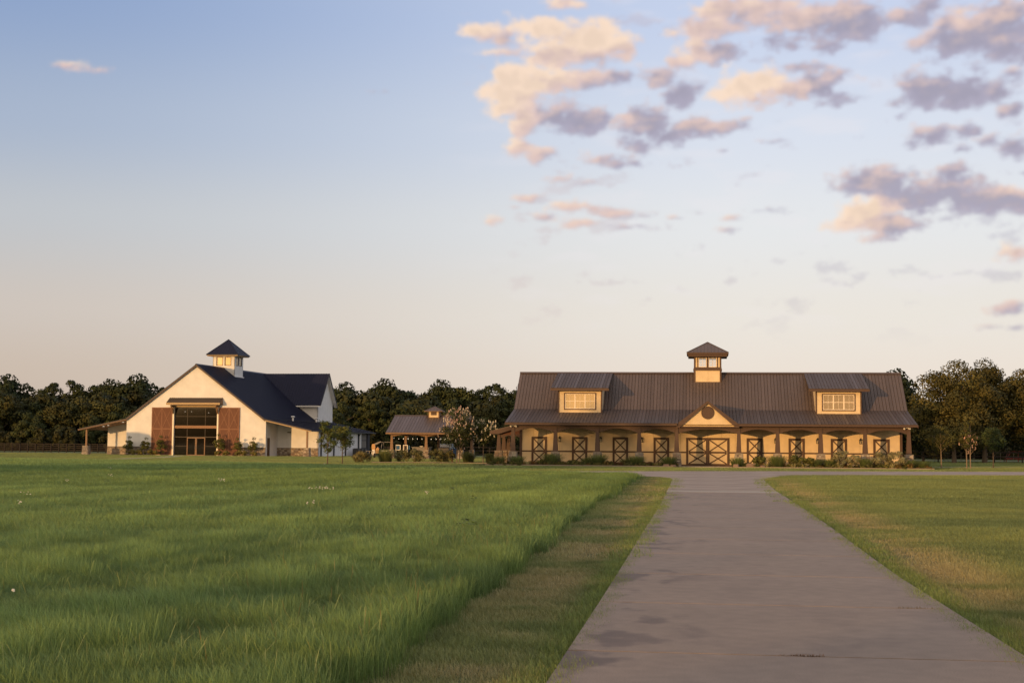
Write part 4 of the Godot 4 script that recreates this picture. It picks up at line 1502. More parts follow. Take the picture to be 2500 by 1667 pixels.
func barn_wing(s: Node, mid: float, deep: float) -> void:
	# cross gable facing east
	var z0 := -22.1
	var z1 := -29.3
	var zr := -25.7
	var ridge := 12.42
	var k := 1.17
	var gx := 10.45
	var g := MB.new()
	g.prism([Vector3(gx, 4.6, z0), Vector3(gx, 4.6, z1), Vector3(gx, ridge - 0.15 - k * 3.6, z1), Vector3(gx, ridge - 0.15, zr), Vector3(gx, ridge - 0.15 - k * 3.6, z0)], Vector3(-0.2, 0, 0))
	part(s, "cross_gable_wall", g, M.white_metal)
	var grooves := MB.new()
	for i in 11:
		var z := z0 - 0.3 - 0.6 * i
		grooves.box(Vector3(gx, 5.1, z - 0.02), Vector3(gx + 0.02, ridge - 0.3 - k * absf(z - zr), z + 0.02))
	part(s, "gable_seam", grooves, M.white_metal, Transform3D(), true)
	var n := MB.new()
	# the narrow wall under the near eave
	n.prism([Vector3(5.6, 8.1, z0), Vector3(gx, 4.7, z0), Vector3(gx, 8.2, z0), Vector3(5.6, 8.2, z0)], Vector3(0, 0, -0.15))
	part(s, "cross_gable_side", n, M.cream)
	var e := 4.2
	for sd in [1.0, -1.0]:
		var r := MB.new()
		var a := Vector3(mid, ridge + 0.06, zr)
		var b := Vector3(gx + 0.6, ridge + 0.06, zr)
		var c := Vector3(gx + 0.6, ridge + 0.06 - k * e, zr + sd * e)
		var d := Vector3(mid + 6.6, ridge + 0.06 - k * e, zr + sd * e)
		var p := [d, c, b, a]
		if sd < 0:
			p.reverse()
		r.prism(p, Vector3(0, -0.14, 0))
		var rp := part(s, "cross_roof", r, M.navy_metal)
		var rb := MB.new()
		var x := mid + 0.5
		while x < gx + 0.6:
			var low := clampf((x - mid) / 6.6, 0.0, 1.0)
			var q := a + Vector3(x - mid, 0.02, 0)
			rb.bar(q, q + Vector3(0, -k * e * low, sd * e * low), 0.06, 0.05)
			x += 0.405
		part(rp, "rib", rb, M.navy_metal, Transform3D(), true)
		var bb := MB.new()
		var q2 := [c + Vector3(0.02, 0.02, 0), b + Vector3(0.02, 0.04, 0), b + Vector3(0.02, -0.3, 0), c + Vector3(0.02, -0.28, 0)]
		if sd < 0:
			q2.reverse()
		bb.prism(q2, Vector3(-0.05, 0, 0))
		part(s, "barge_board", bb, M.navy_trim)
		var so := MB.new()
		so.prism([c + Vector3(0, -0.16, 0), b + Vector3(0, -0.16, 0), b + Vector3(-0.6, -0.16, 0), c + Vector3(-0.6, -0.16, 0)] if sd > 0 else [c + Vector3(-0.6, -0.16, 0), b + Vector3(-0.6, -0.16, 0), b + Vector3(0, -0.16, 0), c + Vector3(0, -0.16, 0)], Vector3(0, -0.03, 0))
		part(s, "soffit", so, M.white_metal)
	var gu := MB.new()
	gu.box(Vector3(5.7, ridge - k * e - 0.22, zr + e - 0.02), Vector3(gx + 0.62, ridge - k * e - 0.04, zr + e + 0.12))
	part(s, "gutter", gu, M.white_metal)
	# the enclosed lean-to: front wall in the porch, white side wall
	var zw := -4.6
	var xs := 16.36
	var fw := MB.new()
	fw.prism([Vector3(10.4, 0, zw), Vector3(xs, 0, zw), Vector3(xs, 3.5, zw), Vector3(10.4, 4.85, zw)], Vector3(0, 0, -0.2))
	part(s, "lean_to_wall", fw, M.cream)
	var st := MB.new()
	st.box(Vector3(10.4, 0, zw), Vector3(xs, 1.1, zw + 0.05))
	st.box(Vector3(10.4, 1.1, zw), Vector3(xs + 0.03, 1.17, zw + 0.12))
	var base := part(s, "stone_skirting", st, M.mortar)
	var sv := MB.new()
	stones(sv, Vector3(10.42, 0.0, zw + 0.05), Vector3(1, 0, 0), Vector3(0, 1, 0), Vector3(0, 0, 1), xs - 10.42, 1.1, 0.0, 0.8)
	part(base, "stone", sv, M.stone, Transform3D(), true)
	var ew := MB.new()
	ew.box(Vector3(xs - 0.2, 0, -24.2), Vector3(xs, 3.5, zw))
	part(s, "lean_to_side", ew, M.white_metal)
	var seams := MB.new()
	for i in 32:
		var z := zw - 0.35 - 0.61 * i
		seams.box(Vector3(xs, 0.1, z - 0.02), Vector3(xs + 0.02, 3.4, z + 0.02))
	part(s, "wall_seam", seams, M.white_metal, Transform3D(), true)
	for d in [5.6, 11.4, 17.0, 23.5]:
		var dp := MB.new()
		dp.box(Vector3(xs + 0.021, 0.0, -d - 0.14), Vector3(xs + 0.16, 3.3, -d + 0.14))
		dp.bar(Vector3(xs + 0.1, 2.95, -d), Vector3(xs + 0.42, 3.36, -d), 0.12, 0.12)
		part(s, "downspout", dp, M.navy_trim)
	var wp := MB.new()
	wp.box(Vector3(xs - 0.1, 0, -24.75), Vector3(xs + 0.14, 3.4, -24.22))
	part(s, "corner_post", wp, M.white_metal)
	var pw := MB.new()
	pw.box(Vector3(xs - 0.12, 0.0, -28.1), Vector3(xs - 0.05, 3.4, -24.8))
	var pan := part(s, "shed_panel", pw, M.mid_grey)
	var pr := MB.new()
	for y in [0.0, 1.15, 2.3, 3.36]:
		pr.box(Vector3(xs - 0.04, y, -28.1), Vector3(xs + 0.03, y + 0.1, -24.8))
	part(pan, "panel_rail", pr, M.navy_trim)
	var ps := MB.new()
	for i in 15:
		ps.box(Vector3(xs - 0.05, 0.1, -25.0 - 0.21 * i - 0.03), Vector3(xs - 0.03, 3.36, -25.0 - 0.21 * i))
	part(pan, "corrugation", ps, M.mid_grey, Transform3D(), true)
	var ep := MB.new()
	ep.box(Vector3(xs - 0.3, 0, -29.5), Vector3(xs + 0.1, 3.45, -28.3))
	part(s, "end_post", ep, M.navy_trim)
	# door in the east face of the main wall, inside the open porch
	var dr := MB.new()
	dr.box(Vector3(10.4, 0.04, -1.5), Vector3(10.46, 2.5, -0.6))
	part(s, "side_door", dr, M.dark_trim)
	# porch post on a stone pier
	var po := MB.new()
	po.box(Vector3(16.2, 1.2, -0.02), Vector3(16.42, 3.55, 0.2))
	part(s, "porch_post", po, M.warm_wood)
	pier(s, Vector3(16.31, 0, 0.09), 0.82, 0.66, 1.17, 0.6)
	var lt := MB.new()
	lt.box(Vector3(11.9, 3.25, zw + 0.02), Vector3(12.35, 3.38, zw + 0.16))
	part(s, "wall_light", lt, M.black_metal)


func barn_left(s: Node) -> void:
	var zw := -4.8
	var fw := MB.new()
	fw.prism([Vector3(-14.9, 0, zw), Vector3(-9.8, 0, zw), Vector3(-9.8, 4.85, zw), Vector3(-14.9, 3.85, zw)], Vector3(0, 0, -0.2))
	part(s, "lean_to_wall", fw, M.cream)
	var lw := MB.new()
	lw.box(Vector3(-14.9, 0, -28.0), Vector3(-14.7, 3.8, zw - 0.2))
	part(s, "lean_to_side", lw, M.cream)
	var st := MB.new()
	st.box(Vector3(-14.93, 0, zw), Vector3(-9.8, 1.1, zw + 0.05))
	st.box(Vector3(-14.95, 1.1, zw), Vector3(-9.8, 1.17, zw + 0.12))
	var base := part(s, "stone_skirting", st, M.mortar)
	var sv := MB.new()
	stones(sv, Vector3(-14.93, 0.0, zw + 0.05), Vector3(1, 0, 0), Vector3(0, 1, 0), Vector3(0, 0, 1), 5.1, 1.1, 0.0, 0.4)
	part(base, "stone", sv, M.stone, Transform3D(), true)
	var so := MB.new()
	so.prism([Vector3(-16.7, 3.44, -0.1), Vector3(-9.9, 4.84, -0.1), Vector3(-9.9, 4.87, -0.1), Vector3(-16.7, 3.47, -0.1)], Vector3(0, 0, -27.0))
	part(s, "porch_soffit", so, M.warm_wood)
	var po := MB.new()
	po.box(Vector3(-15.8, 1.2, -0.1), Vector3(-15.58, 3.5, 0.12))
	part(s, "porch_post", po, M.warm_wood)
	pier(s, Vector3(-15.69, 0, 0.01), 0.92, 0.72, 1.2, 0.1)
	for q in [[-14.22, 2.0], [-13.52, 2.0], [-11.3, 2.0]]:
		var l := MB.new()
		var y: float = 3.44 + (q[0] + 16.7) * 0.2059
		l.disc(Vector3(q[0], y - 0.03, -q[1]), 0.13, Vector3(0, -1, 0), 0.03, 14)
		part(s, "downlight", l, M.lamp_face)
		var sp := SpotLight3D.new()
		sp.name = "downlight_beam"
		sp.position = Vector3(q[0], y - 0.08, -q[1])
		sp.rotation_degrees = Vector3(-90, 0, 0)
		sp.light_energy = 0.5
		sp.light_color = Color(1, 0.9, 0.75)
		sp.spot_angle = 55
		sp.spot_range = 30
		sp.spot_attenuation = 2
		sp.light_size = 0.12
		sp.shadow_enabled = true
		s.add_child(sp)
	var fan := MB.new()
	fan.bar(Vector3(-11.9, 3.95, zw + 0.1), Vector3(-11.3, 3.95, zw + 0.1), 0.3, 0.34, Vector3(0, 0, 1))
	part(s, "speaker_box", fan, M.black_metal)
	# lamps hanging in the dark hall
	for q in [[-2.3, 6.0], [-1.35, 6.0], [1.15, 5.85]]:
		var l := MB.new()
		l.tube([Vector3(q[0], q[1], -2.4), Vector3(q[0], q[1] + 0.12, -2.4)], [0.07, 0.05], 8)
		part(s, "hall_lamp", l, M.lamp_face)


# ---------------------------------------------------------------- pavilion and what stands under it

func pavilion() -> void:
	var s := thing("pavilion", "open timber pavilion with brown metal roof, tiny cupola and stone piers", "pavilion", Vector3(-34.5, 0, -187.0))
	var fl := MB.new()
	fl.box(Vector3(-5.0, -0.05, -5.0), Vector3(5.0, 0.06, 4.9))
	part(s, "floor", fl, M.walk)
	var xs := [-4.41, 0.0, 4.41]
	for z in [4.37, -4.37]:
		for x in xs:
			pier(s, Vector3(x, 0.06, z), 0.72, 0.58, 1.0, 0.95)
			var c := MB.new()
			c.frustum(Vector3(x, 1.1, z), 0.38, 0.38, 0.25, 0.25, 1.95)
			part(s, "column", c, M.warm_wood)
		for i in 2:
			part(s, "arch_board", arch_board(xs[i] + 0.05, xs[i + 1] - 0.05, 2.72, 3.0, 3.06, z + 0.06, 0.12), M.warm_wood)
		var b := MB.new()
		b.box(Vector3(-4.7, 2.98, z - 0.1), Vector3(4.7, 3.2, z + 0.1))
		part(s, "beam", b, M.warm_wood)
	for x in [-4.41, 4.41]:
		var b := MB.new()
		b.box(Vector3(x - 0.1, 2.9, -4.25), Vector3(x + 0.1, 3.14, 4.25))
		part(s, "side_beam", b, M.warm_wood)
		var g := MB.new()
		g.prism([Vector3(x + 0.05, 3.2, 4.3), Vector3(x + 0.05, 3.2, -4.3), Vector3(x + 0.05, 5.1, 0)], Vector3(-0.1, 0, 0))
		part(s, "gable_infill", g, M.rust_boards)
	var ex := 4.98
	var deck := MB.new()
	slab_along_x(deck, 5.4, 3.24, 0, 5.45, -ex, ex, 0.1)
	part(s, "roof", deck, M.rib_shadow)
	var rear := MB.new()
	slab_along_x(rear, -5.4, 3.24, 0, 5.45, -ex, ex, 0.1)
	part(s, "roof", rear, M.brown_metal)
	sheet_row(s, Vector3(-ex, 5.45, 0), Vector3(-ex, 3.24, 5.4), 26, 2.0 * ex / 26.0, M.brown_metal)
	var cap := MB.new()
	cap.prism([Vector3(ex + 0.02, 5.43, 0.2), Vector3(ex + 0.02, 5.43, -0.2), Vector3(ex + 0.02, 5.55, -0.04), Vector3(ex + 0.02, 5.55, 0.04)], Vector3(-2 * ex - 0.04, 0, 0))
	part(s, "ridge_cap", cap, M.brown_metal)
	var fa := MB.new()
	fa.box(Vector3(-ex, 3.06, 5.34), Vector3(ex, 3.23, 5.43))
	part(s, "eave_fascia", fa, M.warm_wood)
	for x in [-ex - 0.03, ex - 0.02]:
		var rk := MB.new()
		slab_along_x(rk, 5.43, 3.2, 0, 5.42, x, x + 0.05, 0.2)
		slab_along_x(rk, -5.43, 3.2, 0, 5.42, x, x + 0.05, 0.2)
		part(s, "rake_board", rk, M.warm_wood)
	# cupola
	var c := Vector3(0.24, 0, 0.0)
	var cb := MB.new()
	cb.box(c + Vector3(-0.7, 4.9, -0.7), c + Vector3(0.7, 6.0, 0.7))
	part(s, "cupola_base", cb, M.warm_wood)
	var cf := MB.new()
	cf.box(c + Vector3(-0.6, 5.27, 0.7), c + Vector3(0.6, 5.98, 0.72))
	part(s, "cupola_front", cf, M.siding)
	var cl := MB.new()
	cl.box(c + Vector3(-0.37, 5.54, 0.72), c + Vector3(0.37, 5.95, 0.745))
	part(s, "cupola_louvre", cl, M.brown_trim)
	hip_cap(s, c + Vector3(0, 6.06, 0), 1.18, 0.62, M.brown_metal, M.warm_wood, 0.08, 0.4)
	# low stone counter with a dark grill
	var k := MB.new()
	k.box(Vector3(-3.2, 0.06, -3.4), Vector3(-0.8, 1.38, -2.7))
	k.box(Vector3(-3.3, 1.38, -3.5), Vector3(-0.7, 1.46, -2.6))
	var cn := thing("counter", "grey stone serving counter under the pavilion", "counter", Vector3(-34.5, 0, -187.0))
	part(cn, "counter_body", k, M.mid_grey)
	var cd := MB.new()
	for i in 3:
		cd.box(Vector3(-3.1 + 0.78 * i, 0.2, -2.7), Vector3(-2.4 + 0.78 * i, 1.25, -2.67))
	part(cn, "cabinet_door", cd, M.mid_grey)
	var gr := thing("barbecue_grill", "black barbecue grill beside the counter under the pavilion", "grill", Vector3(-33.4, 0.06, -189.2))
	var gb := MB.new()
	gb.box(Vector3(-0.75, 0, -0.4), Vector3(0.75, 0.9, 0.4))
	part(gr, "cabinet", gb, M.black_metal)
	var gh := MB.new()
	gh.prism([Vector3(0.7, 0.91, 0.4), Vector3(0.7, 0.91, -0.4), Vector3(0.7, 1.3, -0.36), Vector3(0.7, 1.42, -0.1), Vector3(0.7, 1.3, 0.3)], Vector3(-1.4, 0, 0))
	part(gr, "lid", gh, M.dark_grey)
	var gn := MB.new()
	gn.bar(Vector3(-0.6, 1.12, 0.46), Vector3(0.6, 1.12, 0.46), 0.04, 0.04)
	part(gr, "handle", gn, M.steel_post)
	# round-backed dark chairs facing the counter
	var chair := garden_chair("dark garden chair nearest the west front pier of the pavilion", Vector3(-38.0, 0.06, -184.3), 0.4)
	copy(chair, "dark garden chair in the middle of the seats under the pavilion", Vector3(-37.0, 0.06, -184.8), -0.3)
	copy(chair, "dark garden chair nearest the middle pier of the pavilion", Vector3(-35.75, 0.06, -184.4), 0.2)
	# white rack with blue cushions behind the west piers
	var rk2 := thing("cushion_rack", "white open rack holding blue cushions at the west side of the pavilion", "rack", Vector3(-39.1, 0, -189.5))
	for x in [[-0.75, -0.1], [0.25, 0.85]]:
		part(rk2, "rack_frame", frame_ring(x[0], x[1], 1.0, 1.72, 0.09, -0.06, 0.06), M.white_paint)
	var lg := MB.new()
	for x in [-0.7, 0.8]:
		lg.box(Vector3(x - 0.04, 0, -0.04), Vector3(x + 0.04, 1.0, 0.04))
	part(rk2, "rack_leg", lg, M.white_paint)
	for x in [-0.5, -0.3, 1.05]:
		var cu := MB.new()
		cu.box(Vector3(x - 0.08, 1.1, -0.1), Vector3(x + 0.07, 1.62, 0.02))
		part(rk2, "cushion", cu, M.blue_cloth)
	var pl := thing("dish", "white dish standing on the counter", "dish", Vector3(-36.5, 1.46, -189.9))
	var pm := MB.new()
	pm.frustum(Vector3(0, 0, 0), 0.2, 0.2, 0.5, 0.4, 0.14)
	part(pl, "bowl", pm, M.white_paint)
	# string of small bulbs
	var sl := thing("string_lights", "string of tiny white bulbs looped under the pavilion beams", "string lights", Vector3(-34.5, 0, -187.0))
	for row in [[4.1, 4.3], [-2.0, 0.2]]:
		var wire := MB.new()
		var pts := []
		var rad := []
		for i in 29:
			var u := -4.2 + 8.4 * i / 28.0
			var sag := 2.62 - 0.12 * absf(sin(i * PI / 7.0))
			pts.append(Vector3(u, sag, row[0]))
			rad.append(0.008)
		wire.tube(pts, rad, 4)
		part(sl, "wire", wire, M.black_metal)
		for i in range(0, 28, 2):
			var bb := MB.new()
			bb.frustum(pts[i] + Vector3(0, -0.1, 0), 0.02, 0.02, 0.04, 0.04, 0.04)
			bb.frustum(pts[i] + Vector3(0, -0.05, 0), 0.04, 0.04, 0.02, 0.02, 0.04)
			part(sl, "bulb", bb, M.lamp_face)


func garden_chair(label: String, at: Vector3, turn: float) -> Node3D:
	var c := thing("garden_chair", label, "chair", at, turn, "dark chairs under the pavilion")
	var st := MB.new()
	st.box(Vector3(-0.28, 0.36, -0.28), Vector3(0.28, 0.42, 0.28))
	part(c, "seat", st, M.rubber)
	var b := MB.new()
	for i in 5:
		var a := -0.24 + 0.12 * i
		b.bar(Vector3(a * 0.9, 0.42, -0.27), Vector3(a * 1.15, 1.02 - a * a * 2.0, -0.48), 0.1, 0.025, Vector3(0, 0, 1))
	part(c, "backrest", b, M.rubber)
	for x in [-0.32, 0.32]:
		var ar := MB.new()
		ar.box(Vector3(x - 0.06, 0.6, -0.35), Vector3(x + 0.06, 0.63, 0.36))
		part(c, "armrest", ar, M.rubber)
		for z in [-0.26, 0.3]:
			var l := MB.new()
			l.box(Vector3(x - 0.04, 0, z - 0.05), Vector3(x + 0.04, 0.6, z + 0.04))
			part(c, "leg", l, M.rubber)
	return c


# ---------------------------------------------------------------- between the barn and the pavilion

func wheel(parent: Node, at: Vector3, r: float, w: float) -> void:
	var t := MB.new()
	t.disc(at + Vector3(w * 0.5, 0, 0), r, Vector3(1, 0, 0), w, 20)
	var tyre := part(parent, "wheel", t, M.rubber)
	var h := MB.new()
	h.disc(at + Vector3(w * 0.5 + 0.02, 0, 0), r * 0.5, Vector3(1, 0, 0), w + 0.04, 14)
	part(tyre, "rim", h, M.steel_post)


func between() -> void:
	# boom lift on a small trailer
	var t := thing("boom_lift", "orange towable boom lift with a raised grey arm", "boom lift", Vector3(-42.5, 0, -188.0))
	var deck := MB.new()
	deck.box(Vector3(-0.85, 0.32, -0.5), Vector3(0.55, 0.42, 0.5))
	for x in [-0.83, -0.4, 0.0]:
		deck.box(Vector3(x - 0.03, 0.42, 0.42), Vector3(x + 0.03, 0.85, 0.48))
	deck.box(Vector3(-0.86, 0.85, 0.42), Vector3(0.03, 0.9, 0.48))
	part(t, "trailer_deck", deck, M.steel_post)
	wheel(t, Vector3(-0.5, 0.3, 0.58), 0.3, 0.16)
	wheel(t, Vector3(0.3, 0.3, 0.58), 0.3, 0.16)
	var c1 := MB.new()
	c1.box(Vector3(-0.17, 1.08, -0.2), Vector3(0.28, 1.66, 0.22))
	c1.prism([Vector3(-0.17, 1.66, 0.22), Vector3(0.28, 1.66, 0.22), Vector3(0.2, 1.8, 0.22), Vector3(-0.08, 1.8, 0.22)], Vector3(0, 0, -0.42))
	part(t, "turret", c1, M.orange_paint)
	var leg := MB.new()
	leg.frustum(Vector3(0.05, 0.42, 0), 0.5, 0.4, 0.32, 0.3, 0.66)
	part(t, "pedestal", leg, M.white_paint)
	var c2 := MB.new()
	c2.prism([Vector3(0.36, 0.6, 0.25), Vector3(0.79, 0.6, 0.25), Vector3(0.79, 1.2, 0.25), Vector3(0.6, 1.4, 0.25), Vector3(0.36, 1.1, 0.25)], Vector3(0, 0, -0.5))
	part(t, "engine_cover", c2, M.orange_paint)
	var arm := MB.new()
	arm.bar(Vector3(0.15, 1.78, 0), Vector3(1.0, 2.1, 0), 0.13, 0.15)
	arm.bar(Vector3(0.1, 1.68, 0.0), Vector3(0.7, 1.86, 0.0), 0.06, 0.06)
	part(t, "boom_arm", arm, M.mid_grey)
	# utility vehicle with a roll cage
	var u := thing("utility_vehicle", "dark green utility vehicle with a roll cage and roof beside the pavilion", "utility vehicle", Vector3(-40.9, 0, -188.6))
	var hood := MB.new()
	hood.prism([Vector3(-0.68, 0.45, 0.75), Vector3(0.68, 0.45, 0.75), Vector3(0.62, 1.02, 0.75), Vector3(-0.62, 1.02, 0.75)], Vector3(0, 0, -2.2))
	part(u, "body", hood, M.green_paint)
	var pl := MB.new()
	pl.box(Vector3(-0.4, 0.86, 0.76), Vector3(0.3, 0.96, 0.78))
	part(u, "grille", pl, M.white_paint)
	var cage := MB.new()
	for x in [-0.66, 0.66]:
		cage.bar(Vector3(x, 1.0, 0.3), Vector3(x * 0.92, 2.02, -0.2), 0.07, 0.07)
		cage.bar(Vector3(x, 1.0, -1.2), Vector3(x * 0.92, 2.02, -1.1), 0.07, 0.07)
	part(u, "roll_cage", cage, M.mid_grey)
	var top := MB.new()
	top.box(Vector3(-0.68, 2.02, -1.25), Vector3(0.68, 2.09, -0.05))
	part(u, "roof", top, M.mid_grey)
	var seat := MB.new()
	seat.box(Vector3(-0.55, 1.02, -1.0), Vector3(0.55, 1.5, -0.8))
	part(u, "seat", seat, M.rubber)
	for x in [-0.62, 0.62]:
		for z in [0.45, -1.1]:
			wheel(u, Vector3(x, 0.33, z), 0.33, 0.24)
	# dark blue pickup beyond the pavilion
	var p := thing("pickup_truck", "dark blue pickup truck parked behind the pavilion", "pickup truck", Vector3(-34.4, 0, -196.5))
	var body := MB.new()
	body.prism([Vector3(-1.0, 0.55, 2.0), Vector3(1.0, 0.55, 2.0), Vector3(0.98, 1.3, 2.0), Vector3(-0.98, 1.3, 2.0)], Vector3(0, 0, -5.2))
	part(p, "body", body, M.blue_paint)
	var cab := MB.new()
	cab.frustum(Vector3(0, 1.3, -0.4), 1.9, 2.4, 1.5, 1.5, 0.62)
	part(p, "cab_roof", cab, M.blue_paint)
	var ws := MB.new()
	ws.quad(Vector3(-0.84, 1.36, 0.76), Vector3(0.84, 1.36, 0.76), Vector3(0.7, 1.86, 0.4), Vector3(-0.7, 1.86, 0.4))
	part(p, "windscreen", ws, M.clear_pane)
	var gr := MB.new()
	gr.box(Vector3(-0.7, 0.75, 2.0), Vector3(0.7, 1.15, 2.05))
	part(p, "grille", gr, M.black_metal)
	for x in [-0.85, 0.85]:
		var hl := MB.new()
		hl.box(Vector3(x - 0.12, 0.95, 2.0), Vector3(x + 0.12, 1.15, 2.06))
		part(p, "headlight", hl, M.steel_post)
		for z in [1.2, -2.1]:
			wheel(p, Vector3(x, 0.4, z), 0.4, 0.26)
	# air conditioners beside the white barn
	var xf := Transform3D(Basis(Vector3.UP, deg_to_rad(-3.3)), Vector3(-69.128, 0, -194.556))
	var ac := thing("air_conditioner", "grey air conditioner by the barn wall, nearest the gravel lane", "air conditioner", xf * Vector3(17.5, 0, -19.0), deg_to_rad(-3.3), "air conditioners beside the white barn")
	var ab := MB.new()
	ab.box(Vector3(-0.45, 0.05, -0.45), Vector3(0.45, 1.12, 0.45))
	part(ac, "cabinet", ab, M.dark_grey)
	var af := MB.new()
	for i in 9:
		af.box(Vector3(-0.42 + 0.1 * i, 0.14, 0.45), Vector3(-0.37 + 0.1 * i, 1.05, 0.47))
	part(ac, "louvre", af, M.dark_grey, Transform3D(), true)
	var at := MB.new()
	at.disc(Vector3(0, 1.16, 0), 0.38, Vector3(0, 1, 0), 0.05, 18)
	part(ac, "fan_guard", at, M.black_metal)
	copy(ac, "grey air conditioner standing between two others by the barn wall", xf * Vector3(17.5, 0, -20.7), deg_to_rad(-3.3))
	copy(ac, "grey air conditioner by the barn wall, nearest the white corner post", xf * Vector3(17.5, 0, -22.4), deg_to_rad(-3.3))
	# a post with a round white meter among the shrubs by the pavilion
	var po := thing("wooden_post", "short weathered wooden post under the flowering trees", "post", Vector3(-23.95, 0, -140.4))
	var pm := MB.new()
	pm.frustum(Vector3.ZERO, 0.15, 0.15, 0.12, 0.12, 1.3)
	part(po, "post", pm, M.pale_bark)
	# red steel frame in the east paddock
	var r := thing("hay_feeder", "red steel hay feeder under the trees in the east paddock", "hay feeder", Vector3(43.6, 0, -214.0))
	var rf := MB.new()
	for q in [[Vector3(-1.6, 0, 0), Vector3(-0.9, 1.5, 0)], [Vector3(-0.9, 1.5, 0), Vector3(1.5, 1.5, 0)], [Vector3(1.5, 1.5, 0), Vector3(1.5, 0, 0)], [Vector3(-1.5, 0.45, 0), Vector3(1.5, 0.45, 0)], [Vector3(0.1, 0, 0), Vector3(0.1, 1.5, 0)], [Vector3(-1.6, 0, -1.5), Vector3(-0.9, 1.5, -1.5)], [Vector3(-0.9, 1.5, -1.5), Vector3(1.5, 1.5, -1.5)], [Vector3(1.5, 1.5, -1.5), Vector3(1.5, 0, -1.5)], [Vector3(1.5, 1.5, 0), Vector3(1.5, 1.5, -1.5)], [Vector3(-0.9, 1.5, 0), Vector3(-0.9, 1.5, -1.5)]]:
		rf.bar(q[0], q[1], 0.1, 0.1, Vector3(0, 0.1, 1))
	part(r, "feeder_frame", rf, M.red_paint)
	var rs := MB.new()
	rs.box(Vector3(-1.3, 0.5, -1.4), Vector3(1.4, 0.62, -0.1))
	part(r, "feeder_tray", rs, M.red_paint)
	# added hip-roofed shed, unseen, shaped to throw the shade on the barn front
	var sh := thing("added_shade_shed", "added unseen shed west of the white barn, put there to shade its front", "shed", xf * Vector3(-23.0, 0, 33.8), deg_to_rad(-3.3))
	var sb := MB.new()
	sb.box(Vector3(-2.5, 0, -1.5), Vector3(1.15, 4.8, 1.5))
	part(sh, "wall", sb, M.cream)
	var sr := MB.new()
	sr.prism([Vector3(-2.9, 4.8, 1.8), Vector3(1.55, 4.8, 1.8), Vector3(0.7, 5.65, 1.8), Vector3(-2.0, 5.65, 1.8)], Vector3(0, 0, -3.6))
	part(sh, "roof", sr, M.brown_metal)


# ---------------------------------------------------------------- fences

func rail_fence(label: String, a: Vector3, b: Vector3, count: int, high: float, rails: Array, m: Material) -> void:
	var f := thing("paddock_fence", label, "fence", a)
	var d := (b - a) / count
	var pm := MB.new()
	pm.box(Vector3(-0.07, 0, -0.07), Vector3(0.07, high + 0.06, 0.07))
	var mesh := pm.done()
	var dir := d.normalized()
	for i in count + 1:
		part(f, "post", mesh, m, Transform3D(Basis(), d * i))
	for i in count:
		for y in rails:
			var rm := MB.new()
			var off := dir.cross(Vector3.UP) * -0.09
			rm.bar(d * i + off + Vector3(0, y * high, 0), d * (i + 1) + off + Vector3(0, y * high, 0), 0.035, 0.15)
			part(f, "rail", rm, m)


func fences() -> void:
	rail_fence("dark four-rail paddock fence running to the white barn", Vector3(-123.5, 0, -233.0), Vector3(-95.0, 0, -233.0), 21, 1.4, [0.28, 0.52, 0.76, 0.99], M.fence_wood)
	rail_fence("dark paddock fence farther back behind the nearer one", Vector3(-150.0, 0, -262.0), Vector3(-98.0, 0, -262.0), 20, 1.4, [0.5, 0.98], M.fence_wood)
	rail_fence("dark three-rail fence between the pavilion and the stable", Vector3(-33.8, 0, -203.0), Vector3(-25.0, 0, -203.0), 4, 1.5, [0.35, 0.66, 0.97], M.fence_wood)
	rail_fence("dark rail fence of the east paddock under the big trees", Vector3(26.5, 0, -196.0), Vector3(56.0, 0, -203.0), 8, 1.45, [0.56, 0.96], M.fence_wood)
	# wire mesh fence on steel posts behind it
	var w := thing("wire_fence", "thin wire fence on pale steel posts under the big trees", "fence", Vector3(26.0, 0, -206.0))
	for i in 14:
		var p := MB.new()
		p.box(Vector3(-0.03, 0, -0.03), Vector3(0.03, 1.4, 0.03))
		part(w, "steel_post", p, M.steel_post, Transform3D(Basis(), Vector3(1.72 * i, 0, 0)))
	for y in [0.3, 0.6, 0.9, 1.2, 1.36]:
		var l := MB.new()
		l.bar(Vector3(0, y, 0.04), Vector3(24.0, y, 0.04), 0.012, 0.012)
		part(w, "wire", l, M.steel_post)


# ---------------------------------------------------------------- trees

func rand_dir() -> Vector3:
	var z := rng.randf_range(-1, 1)
	var a := rng.randf() * TAU
	var r := sqrt(1.0 - z * z)
	return Vector3(r * cos(a), z, r * sin(a))


